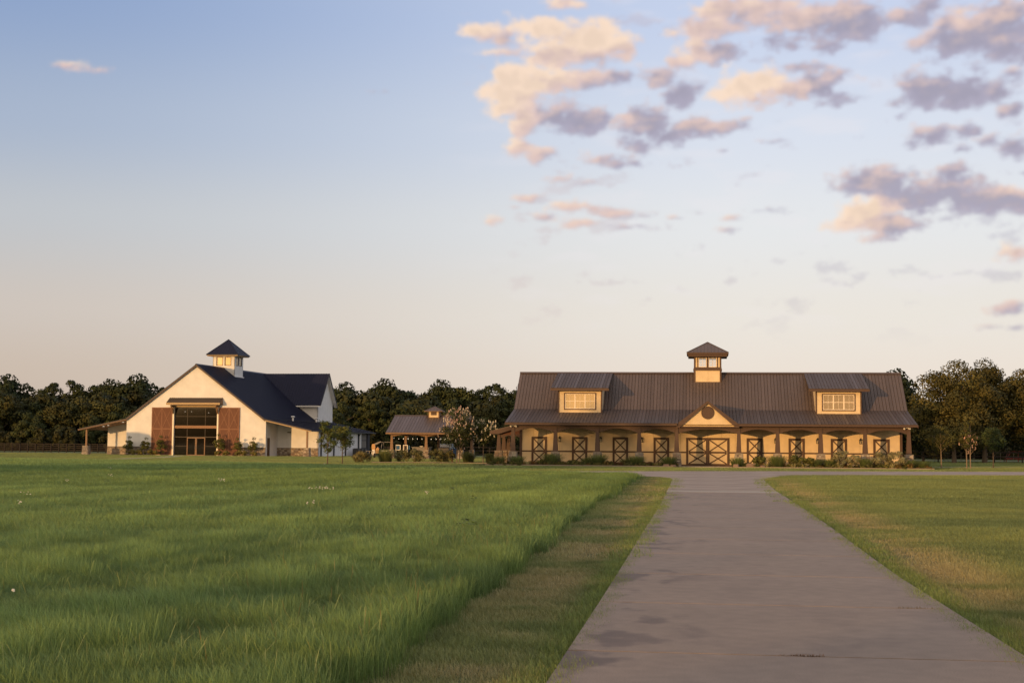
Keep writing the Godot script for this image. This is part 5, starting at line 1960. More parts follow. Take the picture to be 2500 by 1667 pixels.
# leaf clumps on the outside of many small balls, spread through a crown
func crown(high: float, wide: float, balls: int, each: int, leaf: float, hue: Color, loose := 0.25, low := 0.0, shape := 0.5) -> Leaves:
	var l := Leaves.new()
	for i in balls:
		var d := rand_dir()
		var r := pow(rng.randf(), 0.38)
		var c := Vector3(d.x * r, d.y * r, d.z * r)
		# fuller below or above the middle
		var t := c.y * 0.5 + 0.5
		var fat := lerpf(1.0, 1.0 - absf(t - shape) * 0.9, 0.6)
		c = Vector3(c.x * wide * 0.5 * fat, low + high * t, c.z * wide * 0.5 * fat)
		var br := wide * rng.randf_range(0.10, 0.19)
		var tone := rng.randf_range(0.7, 1.3)
		var ball_hue := hue * tone
		ball_hue = ball_hue.lerp(Color(hue.r * 1.25, hue.g * 1.08, hue.b * 0.85) * tone, rng.randf())
		for k in each:
			var q := rand_dir()
			if q.y < -0.3 and rng.randf() < 0.5:
				q.y = -q.y
			var at := c + Vector3(q.x, q.y * 0.8, q.z) * br * (rng.randf_range(0.6, 1.0) + loose * rng.randf() * rng.randf())
			var face := (q + rand_dir() * 0.75).normalized()
			var h := ball_hue * rng.randf_range(0.86, 1.14)
			h.a = 1.0
			l.leaf(at, face, rand_dir(), leaf * rng.randf_range(0.7, 1.4), leaf * rng.randf_range(0.5, 0.85), q * 1.7, h)
	return l


func limbs(high: float, girth: float, forks: int, spread: float, from := 0.35) -> MB:
	var b := MB.new()
	var bend := Vector3(rng.randf_range(-0.04, 0.04), 0, rng.randf_range(-0.04, 0.04)) * high
	b.tube([Vector3(0, -0.1, 0), Vector3(0, high * 0.08, 0), bend * 0.5 + Vector3(0, high * 0.4, 0), bend + Vector3(0, high * 0.85, 0)], [girth * 1.35, girth, girth * 0.75, girth * 0.2], 8)
	for i in forks:
		var t := lerpf(from, 0.75, float(i) / forks)
		var a := i * 2.4 + rng.randf()
		var o := bend * t + Vector3(0, high * t, 0)
		var d := Vector3(cos(a), rng.randf_range(0.5, 1.1), sin(a)) * spread * rng.randf_range(0.6, 1.0)
		b.tube([o, o + d * 0.5 + Vector3(0, spread * 0.05, 0), o + d], [girth * 0.5, girth * 0.32, girth * 0.1], 6)
	return b


func big_tree(called: String, label: String, high: float, wide: float, hue: Color, balls: int, each: int, leaf: float, loose: float, group := "", shape := 0.55, clear := 0.22) -> Node3D:
	var t := thing(called, label, "tree", Vector3.ZERO, 0.0, group)
	part(t, "trunk", limbs(high * 0.85, high * 0.022, 7, wide * 0.36), M.bark)
	part(t, "crown", crown(high * (1.0 - clear), wide, balls, each, leaf, hue, loose, high * clear, shape), M.leaf)
	return t


func woods() -> void:
	var olive := Color(0.042, 0.056, 0.023)
	var deep := Color(0.029, 0.041, 0.019)
	var gold := Color(0.056, 0.064, 0.026)
	# five grown forms; every other tree is a copy of one of them
	var kinds := []
	kinds.append(big_tree("broadleaf_tree", "x", 13.5, 9.5, olive, 46, 150, 0.55, 0.3, "trees of the woods behind the buildings"))
	kinds.append(big_tree("broadleaf_tree", "x", 14.5, 8.0, deep, 42, 150, 0.5, 0.45, "trees of the woods behind the buildings", 0.6))
	kinds.append(big_tree("broadleaf_tree", "x", 10.0, 9.5, gold, 44, 150, 0.5, 0.25, "trees of the woods behind the buildings", 0.45, 0.06))
	kinds.append(big_tree("broadleaf_tree", "x", 12.5, 11.5, deep, 56, 150, 0.6, 0.3, "trees of the woods behind the buildings", 0.6))
	kinds.append(big_tree("broadleaf_tree", "x", 9.0, 8.0, olive, 38, 150, 0.45, 0.3, "trees of the woods behind the buildings", 0.4, 0.04))
	var look := ["olive broadleaf", "dark tall narrow-crowned", "golden-green rounded", "dark wide domed", "olive low bushy"]
	var nth := ["first", "second", "third", "fourth", "fifth", "sixth", "seventh", "eighth", "ninth", "tenth", "eleventh", "twelfth", "thirteenth", "fourteenth", "fifteenth", "sixteenth", "seventeenth", "eighteenth", "nineteenth", "twentieth"]
	# x, distance, kind, height: the trees that one can pick out of the skyline and the wood's edge
	var rows := [
		["skyline row west of the barn", [[-153.0, 302, 0, 15.3], [-147.0, 298, 3, 14.9], [-142.0, 304, 1, 14.6], [-137.6, 300, 1, 15.2], [-133.2, 301, 1, 15.7], [-128.6, 302, 0, 14.4], [-124.0, 300, 3, 14.2], [-119.2, 299, 3, 15.1], [-113.5, 302, 0, 14.0]]],
		["front row west of the barn", [[-140.5, 272, 4, 9.4], [-134.0, 268, 2, 11.6], [-128.0, 272, 4, 9.6], [-121.5, 269, 2, 10.4], [-115.8, 271, 2, 11.2], [-110.0, 270, 4, 9.5], [-104.5, 272, 2, 9.8], [-136.8, 262, 4, 7.0], [-124.6, 262, 4, 7.4], [-113.0, 263, 4, 6.8]]],
		["skyline row between barn and stable", [[-78.5, 302, 0, 14.0], [-74.0, 300, 3, 13.7], [-69.8, 301, 1, 14.3], [-64.2, 299, 3, 14.4], [-60.0, 302, 0, 13.1], [-56.2, 300, 0, 12.8], [-52.8, 301, 3, 14.3], [-48.6, 299, 0, 14.0], [-45.4, 302, 1, 14.9], [-41.2, 300, 1, 15.3], [-37.0, 301, 3, 13.9], [-31.5, 300, 0, 13.6]]],
		["front row between barn and stable", [[-73.0, 274, 2, 10.6], [-68.0, 270, 4, 10.0], [-62.0, 272, 0, 10.4], [-56.5, 270, 4, 9.2], [-51.0, 272, 2, 9.6], [-45.5, 271, 4, 10.2], [-40.0, 269, 2, 10.2], [-35.0, 272, 0, 10.8], [-29.5, 270, 4, 10.2], [-64.5, 255, 4, 7.6], [-53.5, 258, 4, 6.6], [-42.8, 256, 2, 7.4], [-33.5, 255, 4, 7.0]]],
		["behind the stable's east roof end", [[22.5, 214, 1, 12.6], [25.6, 205, 3, 11.8], [19.0, 225, 0, 12.0]]],
	]
	var base := [13.5, 14.5, 10.0, 12.5, 9.0]
	var used := [false, false, false, false, false]
	for r in rows:
		var k := 0
		var seen := {}
		for p in r[1]:
			var kind: int = p[2]
			seen[kind] = seen.get(kind, 0) + 1
			var label: String = "%s %s tree from the west, %s" % [nth[seen[kind] - 1], look[kind], r[0]]
			var o: Node3D = kinds[kind]
			if used[kind]:
				o = copy(kinds[kind], label, Vector3.ZERO)
			used[kind] = true
			o.set_meta("label", label)
			o.position = Vector3(p[0], 0, -p[1])
			o.rotation.y = k * 2.17 + kind
			o.scale = Vector3(1.0 + 0.12 * sin(k * 3.1), 1.0, 1.0 + 0.12 * cos(k * 1.7)) * ((p[3] - 0.55) / base[kind])
			k += 1
	# the mass of the wood behind and below them
	var wm := []
	var wt := []
	var far_crown := crown(12.6, 9.0, 44, 90, 0.8, Color(0.036, 0.044, 0.019), 0.3, 0.3).done()
	for i in 330:
		var x := rng.randf_range(-185.0, 75.0)
		var z := rng.randf_range(283.0, 345.0)
		if i % 3 == 0:
			z = rng.randf_range(276.0, 290.0)
		var s := rng.randf_range(0.85, 1.08) * (1.0 + (z - 300.0) * 0.002)
		wm.append(Transform3D(Basis(Vector3.UP, rng.randf() * TAU).scaled(Vector3(s, s * rng.randf_range(0.9, 1.05), s)), Vector3(x, -0.3, -z)))
		wt.append(Color.WHITE * rng.randf_range(0.75, 1.25))
	field("woodland", far_crown, M.leaf, wm, wt, "dense dark wood filling the land behind the buildings", "woodland")
	var um := []
	var ut := []
	var under := crown(3.4, 3.6, 16, 90, 0.4, Color(0.036, 0.040, 0.018), 0.3, -0.2).done()
	for i in 150:
		var x := rng.randf_range(-170.0, 65.0)
		um.append(Transform3D(Basis(Vector3.UP, rng.randf() * TAU).scaled(Vector3.ONE * rng.randf_range(0.8, 1.5)), Vector3(x, 0, -rng.randf_range(256.0, 276.0))))
		ut.append(Color.WHITE * rng.randf_range(0.7, 1.3))
	field("undergrowth", under, M.leaf, um, ut, "dark undergrowth along the foot of the wood", "undergrowth")
	# the three great oaks east of the stable
	var oak := Color(0.075, 0.074, 0.028)
	var a := big_tree("oak_tree", "great oak with a gap of sky in its crown, next to the stable", 12.4, 11.5, oak, 110, 210, 0.30, 0.14, "great oaks east of the stable", 0.6, 0.12)
	a.position = Vector3(31.4, 0, -192.0)
	var b := big_tree("oak_tree", "great oak with the tallest crown, behind the pink flowering tree", 12.7, 9.0, oak, 100, 210, 0.30, 0.16, "great oaks east of the stable", 0.62, 0.12)
	b.position = Vector3(36.2, 0, -198.0)
	var c := big_tree("oak_tree", "great oak with a thick pale trunk, beside the red hay feeder", 12.2, 11.0, oak, 110, 210, 0.30, 0.14, "great oaks east of the stable", 0.6, 0.2)
	c.position = Vector3(42.6, 0, -201.0)
	var d := big_tree("oak_tree", "dark low oak under the great oaks, close to the stable corner", 8.0, 8.5, deep, 44, 170, 0.34, 0.4, "great oaks east of the stable", 0.45, 0.05)
	d.position = Vector3(29.5, 0, -205.0)
	copy(d, "dark low oak under the great oaks, behind the red hay feeder", Vector3(39.5, 0, -215.0), 2.0, 1.05)
	copy(d, "dark low oak in the shade at the east edge of the paddock", Vector3(47.0, 0, -214.0), 4.0, 1.1)
	copy(c, "great oak farthest east, at the edge of the paddock", Vector3(50.5, 0, -204.0), 2.6, 1.0)
	# trees behind and west of the camera: they shade the meadow and stand mirrored in the glass
	var sm := []
	var st := []
	var gm := []
	var gt := []
	var shade := crown(11.5, 8.0, 40, 110, 0.55, Color(0.05, 0.06, 0.022), 0.35, -0.4).done()
	var thin := crown(12.5, 6.5, 40, 80, 0.5, Color(0.05, 0.06, 0.022), 0.8, 0.8).done()
	for i in 72:
		var x := -212.0 + 3.3 * i + rng.randf_range(-1.5, 1.5)
		var h := 5.9 + rng.randf_range(-0.9, 0.6)
		if x < -152.0:
			h = 15.4 + rng.randf_range(-1.0, 0.8)
		for row in 2:
			var s: float = h / 13.1
			sm.append(Transform3D(Basis(Vector3.UP, rng.randf() * TAU).scaled(Vector3(s, s, s)), Vector3(x + row * 1.6, 0, 42.0 + row * 9.0 + rng.randf_range(-2, 2))))
			st.append(Color.WHITE * rng.randf_range(0.8, 1.2))
	# a thin grove of taller trees whose broken shade lies on the stable's west half
	for i in 4:
		var h := lerpf(20.8, 19.0, i / 3.0)
		var s: float = h / 13.3
		gm.append(Transform3D(Basis(Vector3.UP, i * 1.7).scaled(Vector3(s * 0.8, s, s * 0.8)), Vector3(-106.0 + 3.9 * i, 0, 43.0 + 3.0 * (i % 2))))
		gt.append(Color.WHITE)
	field("tree_row", shade, M.leaf, sm, st, "row of trees behind the camera that shades the meadow", "tree row")
	field("tree_grove", thin, M.leaf, gm, gt, "thin grove of tall trees behind the camera, shading part of the stable", "tree grove")


# ---------------------------------------------------------------- shrubs and young trees

func clump(blades: int, r: float, high: float, wide: float, low: Color, tip: Color, arch: float) -> Leaves:
	var l := Leaves.new()
	for i in blades:
		var a := rng.randf() * TAU
		var q := sqrt(rng.randf())
		var at := Vector3(cos(a), 0, sin(a)) * r * 0.45 * q
		var lean := Vector3(cos(a), 0, sin(a)) * arch * (0.3 + q) * rng.randf_range(0.5, 1.1) + Vector3(rng.randf_range(-0.1, 0.1), 0, rng.randf_range(-0.1, 0.1))
		var k := rng.randf_range(0.7, 1.25)
		l.blade(at, lean, high * rng.randf_range(0.65, 1.1), wide, low * k, tip * k)
	return l


func bush(high: float, wide: float, n: int, leaf: float, hue: Color) -> Leaves:
	return crown(high * 0.9, wide, n, 110, leaf, hue, 0.5, 0.05, 0.35)


func plant_copies(proto: Node3D, list: Array, first := true) -> void:
	for i in list.size():
		var q = list[i]
		var at := Vector3(q[1], 0.02, -q[2])
		if i == 0 and first:
			proto.position = at
			proto.set_meta("label", q[0])
			proto.scale = Vector3.ONE * q[3]
		else:
			copy(proto, q[0], at, i * 1.9, q[3])


func shrub(called: String, category: String, foliage: Leaves, group: String) -> Node3D:
	var t := thing(called, "x", category, Vector3.ZERO, 0.0, group)
	part(t, "foliage", foliage, M.leaf)
	return t


func young_tree(called: String, label: String, at: Vector3, high: float, clear: float, wide: float, hue: Color, balls: int, leaf: float, bark: Material, shape := 0.45, stems := 1, group := "young trees") -> Node3D:
	var t := thing(called, label, "young tree", at, 0.0, group)
	for i in stems:
		var b := MB.new()
		var o := Vector3(0.3 * (i - (stems - 1) * 0.5), 0, 0.1 * (i % 2))
		var top := Vector3(o.x * 1.6 + rng.randf_range(-0.1, 0.1), high * 0.9, rng.randf_range(-0.1, 0.1))
		b.tube([o, o.lerp(top, 0.3) + Vector3(rng.randf_range(-0.05, 0.05), 0, 0), o.lerp(top, 0.6), top], [0.055, 0.045, 0.03, 0.008], 7)
		for k in 7:
			var u := lerpf(clear / high, 0.85, k / 7.0)
			var s := o.lerp(top, u)
			var a := k * 2.4 + i
			var reach := wide * 0.42 * (1.1 - absf(u - 0.45))
			b.tube([s, s + Vector3(cos(a) * reach * 0.5, reach * 0.5, sin(a) * reach * 0.5), s + Vector3(cos(a) * reach, reach * 0.8, sin(a) * reach)], [0.022, 0.015, 0.005], 5)
		part(t, "stem", b, bark)
	part(t, "crown", crown(high - clear, wide, balls, 85 if balls < 40 else 90, leaf, hue, 1.1, clear, shape), M.leaf)
	var m := MB.new()
	m.disc(Vector3(0, 0.05, 0), 0.75, Vector3(0, 1, 0), 0.09, 20)
	part(t, "mulch_ring", m, M.mulch)
	return t


func blossoms(t: Node3D, high: float, clear: float, wide: float, n: int, hue: Color, other: Color, size := 0.05) -> void:
	var l := Leaves.new()
	var f := FastNoiseLite.new()
	f.seed = n
	f.frequency = 0.9
	for i in n:
		var d := rand_dir()
		if d.y < -0.2 and rng.randf() < 0.6:
			d.y = -d.y
		var lump := 1.0 + 0.75 * f.get_noise_3dv(d * 1.3)
		var r := pow(rng.randf(), 0.22) * lump * 1.04
		var c := Vector3(d.x * wide * 0.5 * r, clear + (high - clear) * clampf(0.5 + d.y * 0.5 * r, -0.05, 1.08), d.z * wide * 0.5 * r)
		var side := f.get_noise_3dv(c * 0.8 + Vector3(7, 0, 0))
		var h := hue.lerp(other, clampf(0.5 + side * 1.6 + rng.randf_range(-0.3, 0.3), 0.0, 1.0)) * rng.randf_range(0.8, 1.1)
		h.a = 1.0
		# an upright pointed spray
		var tall := rng.randf_range(0.7, 1.3)
		for k in 12:
			var u := rng.randf()
			var a := rng.randf() * TAU
			var q := Vector3(cos(a), 0.3, sin(a))
			l.leaf(c + Vector3(q.x * 0.085 * (1.0 - u), (u - 0.4) * 0.22 * tall, q.z * 0.085 * (1.0 - u)), q.normalized(), rand_dir(), size * 2.0, size * 1.7, q, h * rng.randf_range(0.85, 1.1))
	part(t, "blossom", l, M.blossom)


func planting() -> void:
	# two young trees on the lawn before the white barn
	young_tree("young_oak", "taller young tree on the lawn in front of the barn's white side wall", Vector3(-31.2, 0, -120.7), 3.85, 1.05, 1.75, Color(0.075, 0.10, 0.035), 30, 0.13, M.bark, 0.4)
	young_tree("young_oak", "shorter young tree on the lawn, the one with a dark mulch ring before the barn", Vector3(-30.75, 0, -124.1), 3.15, 1.0, 1.7, Color(0.085, 0.105, 0.035), 30, 0.13, M.bark, 0.5)
	# flowering trees between pavilion and stable
	var c1 := young_tree("crape_myrtle", "large crape myrtle full of pink and white flowers beside the pavilion", Vector3(-23.0, 0, -138.2), 5.0, 1.2, 2.9, Color(0.045, 0.06, 0.024), 60, 0.14, M.pale_bark, 0.5, 2, "crape myrtles beside the pavilion")
	blossoms(c1, 5.05, 1.4, 3.1, 230, Color(0.46, 0.30, 0.27), Color(0.55, 0.50, 0.41))
	var c2 := young_tree("crape_myrtle", "white-flowered crape myrtle standing nearest the stable", Vector3(-20.9, 0, -140.0), 4.3, 1.7, 2.7, Color(0.042, 0.058, 0.022), 40, 0.14, M.pale_bark, 0.55, 1, "crape myrtles beside the pavilion")
	blossoms(c2, 4.35, 1.7, 3.0, 130, Color(0.66, 0.62, 0.48), Color(0.70, 0.66, 0.58))
	# three young trees east of the stable
	young_tree("young_elm", "young green tree with spreading branches just past the stable's east corner", Vector3(20.9, 0, -134.5), 3.7, 1.6, 2.5, Color(0.08, 0.085, 0.03), 30, 0.11, M.pale_bark, 0.6)
	var pk := young_tree("crape_myrtle", "young crape myrtle with pink flowers on the east lawn", Vector3(22.9, 0, -132.6), 4.3, 1.4, 1.6, Color(0.075, 0.082, 0.03), 30, 0.12, M.pale_bark, 0.5, 2, "young trees")
	blossoms(pk, 3.1, 1.5, 1.5, 34, Color(0.62, 0.36, 0.28), Color(0.66, 0.46, 0.38))
	young_tree("young_elm", "young dark green tree with a bent top on the east lawn", Vector3(26.5, 0, -140.6), 4.2, 1.2, 2.3, Color(0.05, 0.075, 0.03), 30, 0.13, M.bark, 0.3)
	# beds
	var bed := MB.new()
	bed.prism([Vector3(-18.6, 0.03, -126.2), Vector3(-14.2, 0.03, -125.2), Vector3(-2.6, 0.03, -125.4), Vector3(-2.0, 0.03, -127.6), Vector3(-2.2, 0.03, -131.8), Vector3(-18.6, 0.03, -131.8)], Vector3(0, -0.1, 0))
	bed.prism([Vector3(2.7, 0.03, -125.4), Vector3(10.0, 0.03, -125.6), Vector3(18.9, 0.03, -126.2), Vector3(18.9, 0.03, -131.8), Vector3(3.0, 0.03, -131.8)], Vector3(0, -0.1, 0))
	bed.prism([Vector3(-32.5, 0.03, -134.0), Vector3(-27.0, 0.03, -136.0), Vector3(-19.5, 0.03, -136.6), Vector3(-18.7, 0.03, -126.3), Vector3(-18.7, 0.03, -141.5), Vector3(-30.0, 0.03, -143.0)], Vector3(0, -0.1, 0))
	struct("planting_bed", bed, M.mulch, "dark mulched beds along the stable and the pavilion", "bed")
	var ed := MB.new()
	for q in [[Vector3(-18.6, 0, -126.0), Vector3(-2.5, 0, -125.2)], [Vector3(2.6, 0, -125.2), Vector3(10.0, 0, -125.4)], [Vector3(10.0, 0, -125.4), Vector3(19.0, 0, -126.0)], [Vector3(-30.5, 0, -134.2), Vector3(-27.0, 0, -135.8)], [Vector3(-27.0, 0, -135.8), Vector3(-19.5, 0, -136.4)]]:
		ed.bar(q[0] + Vector3(0, 0.05, 0), q[1] + Vector3(0, 0.05, 0), 0.14, 0.12)
	struct("bed_edging", ed, M.edging, "pale stone edging along the planting beds", "edging")
	# beds by the stable: x, distance, size
	var fringe := shrub("ornamental_grass", "ornamental grass", clump(480, 0.95, 0.74, 0.016, Color(0.06, 0.085, 0.03), Color(0.13, 0.165, 0.055), 0.55), "ornamental grasses along the stable")
	plant_copies(fringe, [
		["dark green grass mound at the foot of the stable's west corner pier", -17.6, 127.2, 1.1], ["dark green grass mound just beside the stable's west corner post", -16.0, 127.0, 1.15],
		["wide green grass mound at the second pier from the stable's west corner", -12.9, 126.9, 1.5], ["low green grass tuft beside the second stall door", -9.9, 126.8, 1.0],
		["wide green grass mound at the third pier of the stable", -9.0, 126.9, 1.45], ["green grass mound at the fourth pier of the stable", -5.7, 126.9, 1.3], ["dark grass tuft west of the fourth pier", -6.6, 127.4, 0.9],
		["tall dark grass mound at the pier west of the double door", -2.95, 127.0, 1.25], ["grass mound at the pier east of the double door", 2.9, 127.0, 1.2],
		["tall grass mound at the pier of the broken lantern bay, east half", 6.2, 126.9, 1.5], ["dark grass mound beside the leafy shrubs, east half", 9.4, 127.0, 1.1], ["low dark grass mound in the last bay but one", 10.6, 127.1, 1.15],
		["round grass mound at the last pier but one, east half", 13.6, 127.0, 1.25], ["grass mound at the stable's east corner pier", 17.3, 127.2, 1.1], ["low grass mound beyond the stable's east corner", 18.3, 127.3, 1.0]])
	var leafy_bush := shrub("leafy_shrub", "shrub", bush(1.3, 1.3, 18, 0.11, Color(0.10, 0.11, 0.035)), "leafy shrubs along the stable")
	plant_copies(leafy_bush, [
		["leafy shrub below the first stall door east of the double door", 4.6, 126.8, 0.95], ["leafy light green shrub below the second stall door of the east half", 7.9, 126.7, 1.1],
		["smaller leafy shrub beside the second stall door of the east half", 8.9, 126.7, 0.9], ["small leafy shrub by the first west stall door", -14.0, 127.0, 0.55]])
	var sage := shrub("silver_sage", "sage bush", bush(1.45, 1.4, 20, 0.09, Color(0.22, 0.22, 0.13)), "silver sages along the stable")
	plant_copies(sage, [["silver sage bush before the third stall door of the east half", 11.5, 126.9, 1.15], ["silver sage bush between the third door and its pier", 12.5, 127.0, 0.9], ["silver sage bush before the last stall door", 14.9, 126.9, 1.1], ["silver sage bush beside the last stall door", 16.1, 126.9, 1.15]])
	var yucca := shrub("yucca", "yucca", clump(46, 0.4, 0.42, 0.045, Color(0.22, 0.20, 0.09), Color(0.34, 0.31, 0.15), 0.42), "pale yuccas along the stable")
	plant_copies(yucca, [["pale yucca nearest the stable's west corner", -15.0, 126.2, 1.0], ["pale yucca before the second west bay", -10.9, 126.2, 0.8], ["pale yucca by the fourth stall door", -3.9, 126.1, 0.9], ["pale yucca by the first east stall door", 5.3, 126.0, 0.9], ["pale yucca under the second east stall door", 7.5, 125.9, 1.05], ["pale yucca just beside the second east stall door", 8.4, 125.9, 1.0], ["pale yucca before the third east bay", 11.3, 126.0, 0.9], ["pale yucca by the last stall door", 15.6, 126.0, 1.0]])
	var red := shrub("red_grass", "fountain grass", clump(220, 0.7, 0.42, 0.014, Color(0.05, 0.035, 0.02), Color(0.17, 0.085, 0.05), 0.3), "reddish grasses along the stable")
	plant_copies(red, [["reddish grass tuft east of the first pier", -12.0, 126.6, 1.0], ["reddish grass tuft under the second stall door", -11.4, 126.7, 0.9], ["reddish grass tuft under the third stall door", -7.7, 126.6, 1.0], ["reddish grass tuft beside the third stall door", -7.0, 126.6, 1.0], ["reddish grass tuft before the fourth stall door", -4.6, 126.6, 1.05], ["reddish grass tuft between the west pier and the first door", -14.5, 126.6, 0.8]])
	# low ground cover that ties the beds together
	var gc := []
	var gcc := []
	for i in 620:
		var x := rng.randf_range(-18.4, 18.8)
		if x > -2.2 and x < 2.7:
			continue
		var s := rng.randf_range(0.3, 1.1) * (1.0 + 0.6 * tones.get_noise_2d(x * 30.0, 3.0))
		gc.append(Transform3D(Basis(Vector3.UP, rng.randf() * TAU).scaled(Vector3.ONE * s), Vector3(x, 0.02, -rng.randf_range(125.7, 128.2))))
		gcc.append(Color(1, 1, 1).lerp([Color(1.9, 1.1, 0.9), Color(0.7, 0.85, 0.7), Color(1.6, 1.5, 1.3)][rng.randi() % 3], rng.randf()))
	field("ground_cover", crown(0.36, 0.6, 9, 26, 0.09, Color(0.085, 0.095, 0.04), 0.9, 0.0, 0.3).done(), M.leaf, gc, gcc, "low mixed ground cover filling the beds along the stable", "ground cover")
	# rocks at the gap before the double door
	var rock := thing("rock", "reddish rock at the bed end west of the double door", "rock", Vector3(-3.1, 0, -125.6), 0.0, "rocks in the beds")
	var rm := MB.new()
	rm.col = Color(0.30, 0.20, 0.15)
	rm.frustum(Vector3.ZERO, 0.62, 0.4, 0.44, 0.3, 0.26)
	part(rock, "stone", rm, M.stone)
	copy(rock, "pale rock next to the reddish one, west of the double door", Vector3(-2.5, 0, -125.7), 0.7, 0.8)
	copy(rock, "upright rock at the bed end east of the double door", Vector3(2.75, 0, -125.6), 1.4, 1.2)
	copy(rock, "long reddish rock before the first east stall door", Vector3(4.0, 0, -126.0), 0.1, 1.5)
	copy(rock, "low reddish rock beside the long one, first east bay", Vector3(4.9, 0, -125.8), 2.2, 0.9)
	# shrubs before the pavilion
	var spot := shrub("variegated_shrub", "shrub", bush(1.0, 2.0, 26, 0.10, Color(0.14, 0.13, 0.06)), "variegated shrubs before the pavilion")
	plant_copies(spot, [["broad mounded shrub with pale speckled leaves at the bed's west end", -31.3, 134.0, 1.0]])
	var tall := shrub("maiden_grass", "ornamental grass", clump(700, 1.1, 1.15, 0.016, Color(0.075, 0.095, 0.035), Color(0.16, 0.18, 0.06), 0.7), "tall grasses before the pavilion")
	plant_copies(tall, [["tall fountain of grass at the pavilion's west pier", -29.6, 136.2, 1.15], ["tall fountain of grass under the large crape myrtle", -22.5, 141.0, 1.0], ["tall fountain of grass east of the crape myrtles", -20.4, 141.6, 0.9], ["low grass fountain at the stable's side porch", -18.9, 139.6, 0.8]])
	var grey := shrub("grey_shrub", "shrub", bush(1.35, 1.7, 24, 0.10, Color(0.125, 0.13, 0.06)), "grey-green shrubs before the pavilion")
	plant_copies(grey, [["grey-green shrub just east of the pavilion's west pier", -28.2, 137.6, 0.95], ["grey-green shrub in the middle of the pavilion bed", -27.0, 137.9, 1.0], ["grey-green shrub east of the pavilion's middle pier", -25.3, 139.4, 1.0], ["grey-green shrub at the foot of the large crape myrtle", -24.3, 140.2, 0.9]])
	# planting in front of the white barn, in its own axes
	var xf := Transform3D(Basis(Vector3.UP, deg_to_rad(-3.3)), Vector3(-69.128, 0, -194.556))
	var names := ["small upright holly by the barn's west corner", "slim upright holly beside the west barn door", "upright holly before the west barn door", "upright holly before the east barn door, next to the glass", "upright holly at the east edge of the east barn door", "upright holly by the barn's east corner"]
	var spots := [[-8.9, 1.05], [-6.5, 0.95], [-4.1, 1.05], [4.4, 1.15], [6.9, 0.95], [9.0, 0.98]]
	var holly := thing("holly_tree", "x", "shrub", Vector3.ZERO, 0.0, "hollies along the barn front")
	var hb := MB.new()
	hb.tube([Vector3(0, 0, 0), Vector3(0.03, 1.4, 0), Vector3(0, 2.6, 0)], [0.04, 0.03, 0.01], 6)
	part(holly, "stem", hb, M.bark)
	part(holly, "foliage", crown(2.5, 1.35, 26, 56, 0.14, Color(0.095, 0.105, 0.035), 0.9, 0.25, 0.2), M.leaf)
	for i in 6:
		var at := xf * Vector3(spots[i][0], 0, 1.2)
		if i == 0:
			holly.position = at
			holly.set_meta("label", names[i])
		else:
			copy(holly, names[i], at, i * 1.3, spots[i][1])
	var low := shrub("box_shrub", "shrub", bush(0.75, 1.1, 14, 0.10, Color(0.16, 0.15, 0.05)), "low clipped shrubs along the barn front")
	var bn := [["low golden shrub between the first two hollies", -7.9, 1.1], ["low golden shrub next to the west barn door", -7.0, 1.0], ["low golden shrub before the west barn door", -5.3, 1.05], ["low golden shrub beside the glass doors", -4.6, 0.9], ["low golden shrub just east of the glass doors", 4.2, 0.9], ["low golden shrub before the east barn door", 5.5, 0.95], ["low golden shrub at the east barn door's edge", 7.4, 1.05], ["low golden shrub between the last two hollies", 8.2, 0.95], ["low golden shrub at the barn's east corner", 9.6, 0.85]]
	for i in bn.size():
		var at := xf * Vector3(bn[i][1], 0, 1.9)
		if i == 0:
			low.position = at
			low.set_meta("label", bn[i][0])
		else:
			copy(low, bn[i][0], at, i * 0.8, bn[i][2])


# ---------------------------------------------------------------- grass

func tuft(blades: int, r: float, high: float, wide: float, lean: float, dry: float) -> Mesh:
	var l := Leaves.new()
	for i in blades:
		var a := rng.randf() * TAU
		var q := sqrt(rng.randf()) * r
		var at := Vector3(cos(a) * q, -0.01, sin(a) * q)
		var b := rng.randf() * TAU
		# the blades lean mostly one way, as if combed by the wind
		var le := Vector3(cos(b), 0, sin(b)) * lean * rng.randf_range(0.3, 1.0) + Vector3(-0.3, 0, 0.12) * lean
		var k := rng.randf_range(0.6, 1.2) + (0.5 if rng.randf() < 0.12 else 0.0)
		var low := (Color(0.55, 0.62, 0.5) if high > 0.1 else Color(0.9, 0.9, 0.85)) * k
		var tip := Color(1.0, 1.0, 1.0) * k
		if rng.randf() < dry:
			low = Color(1.1, 0.75, 0.7) * k
			tip = Color(2.3, 1.45, 1.35) * k
		low.a = 1.0
		tip.a = 1.0
		l.blade(at, le, high * rng.randf_range(0.55, 1.15), wide * rng.randf_range(0.7, 1.2), low, tip)
	return l.done()


var meadow_rim := [[8.0, -2.3], [17.0, -2.5], [23.5, -2.7], [34.0, -3.0], [58.0, -3.46], [80.0, -3.7], [86.0, -4.6], [90.0, -8.0]]


func in_meadow(x: float, z: float) -> bool:
	if z > 90.0 and x > -8.0 - (z - 90.0) * 1.1:
		return false
	if z > 110.0 + 0.5 * maxf(0.0, -25.0 - x):
		return false
	return x < at_edge(meadow_rim, z) + 0.35 * tones.get_noise_2d(z * 30.0, 5.0)


